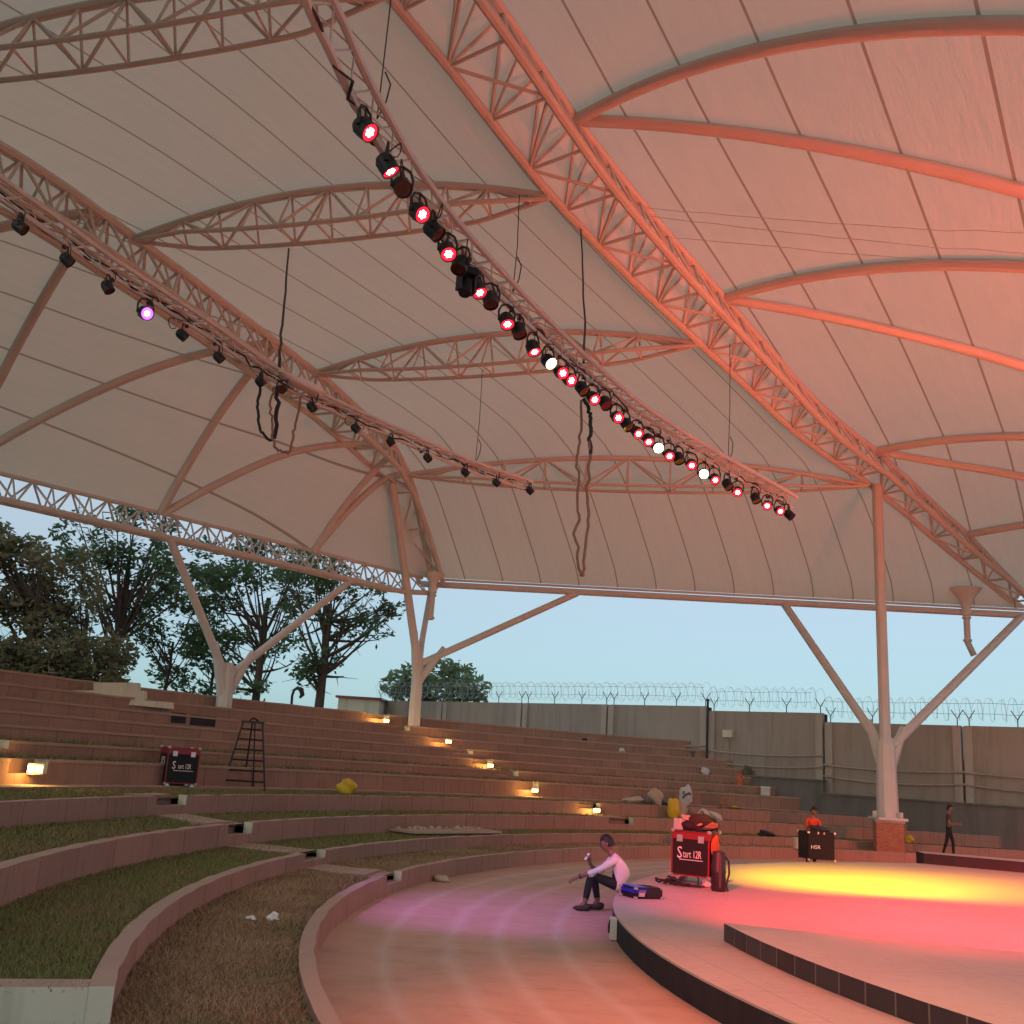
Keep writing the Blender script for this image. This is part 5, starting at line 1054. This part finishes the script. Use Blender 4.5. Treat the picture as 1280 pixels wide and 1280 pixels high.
hand(J,Bn,'L','lwr',frame(.8,-.1,-.45),frame(-.3,-.5,-.8),0,.45); hand(J,Bn,'Rh','rwr',frame(.1,.3,.6),frame(.6,.3,.1),0,.8)
man=person('man in pale shirt and black trousers sitting on the stage edge, looking at a phone',S_,R(-90),J,Bn,[SK['skin'],M['lilac'],M['trouser']],frame(.235,0,.675),(-.28,-1,-.35),[(frame(.50,.15,zf),frame(1,.05,0),.27),(frame(.29,-.10,zf),frame(1,0,0),.27)],(-.10,.035))
man.scale=(1.12,1.12,1.12); b=MB(); w_=np.array(J['lfa'][0])*.25+np.array(J['lwr'][0])*.75; ax=np.array(J['lwr'][0])-np.array(J['lfa'][0]); b.lathe(tuple(w_),[(.036,-.012),(.036,.012)],12,axis=tuple(ax)); b.build('watch',M['cable'],man)
pw_=np.array(J['rwr'][0])+np.array(frame(.05,.06,.10)); mw=Matrix.Rotation(R(-90),3,'Z')@Vector(list(pw_*1.12)); t=empty('phone',(S_[0]+mw.x,S_[1]+mw.y,S_[2]+mw.z),R(-90),'pale phone held up in the right hand of the seated man','phone'); b=MB(); b.box((0,0,0),(.066,.009,.125),rx=R(-35),rz=R(30)); b.build('case',M['white'],t); b=MB(); b.box((0,.0075*0+.006,.003),(.06,.004,.112),rx=R(-35),rz=R(30)); b.build('screen',M['black2'],t)
def standing(label,loc,rz,H,shirt,trous,pose,headdir,stride=.12):
    k=H/1.72; J={'pelvis':((0,0,.93),(.14,.105)),'waist':((0,-.01,1.08),(.135,.10)),'chest':((0,-.01-pose.get('lean',0)*.6,1.28),(.16,.11)),'neckb':((0,-.01-pose.get('lean',0),1.42),(.07,.06)),'neck':((0,-.02-pose.get('lean',0),1.47),.048),'skull':((0,-.04-pose.get('lean',0),1.56),.055)}
    B_=[('pelvis','waist',1),('waist','chest',1),('chest','neckb',1),('neckb','neck',0),('neck','skull',0)]
    for s,p in((1,'l'),(-1,'r')):
        ln=pose.get('lean',0); J[p+'sh']=((s*.18,-.01-ln*.8,1.375),.058); el,wr=pose[p]; mid=tuple(np.array(J[p+'sh'][0])*.45+np.array(el)*.55)
        J[p+'sl']=(mid,.05); J[p+'el']=(el,.038); J[p+'wr']=(wr,.026); B_+=[('chest',p+'sh',1),(p+'sh',p+'sl',1),(p+'sl',p+'el',0),(p+'el',p+'wr',0)]
        f=stride*s; J[p+'hip']=((s*.09,0,.88),.086); J[p+'kn']=((s*.095,-f*.6-.02,.49),.06); J[p+'an']=((s*.095,-f+.04,.09),.045); B_+=[('pelvis',p+'hip',2),(p+'hip',p+'kn',2),(p+'kn',p+'an',2)]
        hand(J,B_,p.upper(),p+'wr',np.array(wr)-np.array(el),(-s*.6,0,-.6),0,.5)
    hc=(0,-.055-pose.get('lean',0),1.60); sh=[((s*.095,-stride*s+.02,0),(0,-1,0),.26) for s in(1,-1)]
    t=person(label,loc,rz,J,B_,[SK['skin'],shirt,trous],hc,headdir,sh); t.scale=(k,k,k); return t
p=on_z(1014,1076.5,ZST); a=ang(p); q=on_r(1014,1060,17.6); q[2]=0; hz_=on_y(1015,1008.0,q[1])[2]
standing('man in orange red polo shirt working at the black desk case',q,R(18),min(1.78,max(1.5,hz_)),M['polo'],M['trouser'],{'lean':.07,'l':((.26,-.14,1.08),(.14,-.36,1.06)),'r':((-.25,-.12,1.08),(-.08,-.34,1.08))},(.1,-1,-.5),.03)
q=on_r(1187,1067,21.0); q[2]=.245; hz_=on_y(1184,1006,q[1])[2]-.245
standing('man in dark shirt and trousers walking on the lower lawn at right',q,R(62),hz_,M['shirtd'],M['trouser'],{'l':((.24,-.03,1.10),(.18,-.27,1.12)),'r':((-.22,-.05,1.08),(-.16,-.30,1.10))},(.1,-1,-.1),.16)
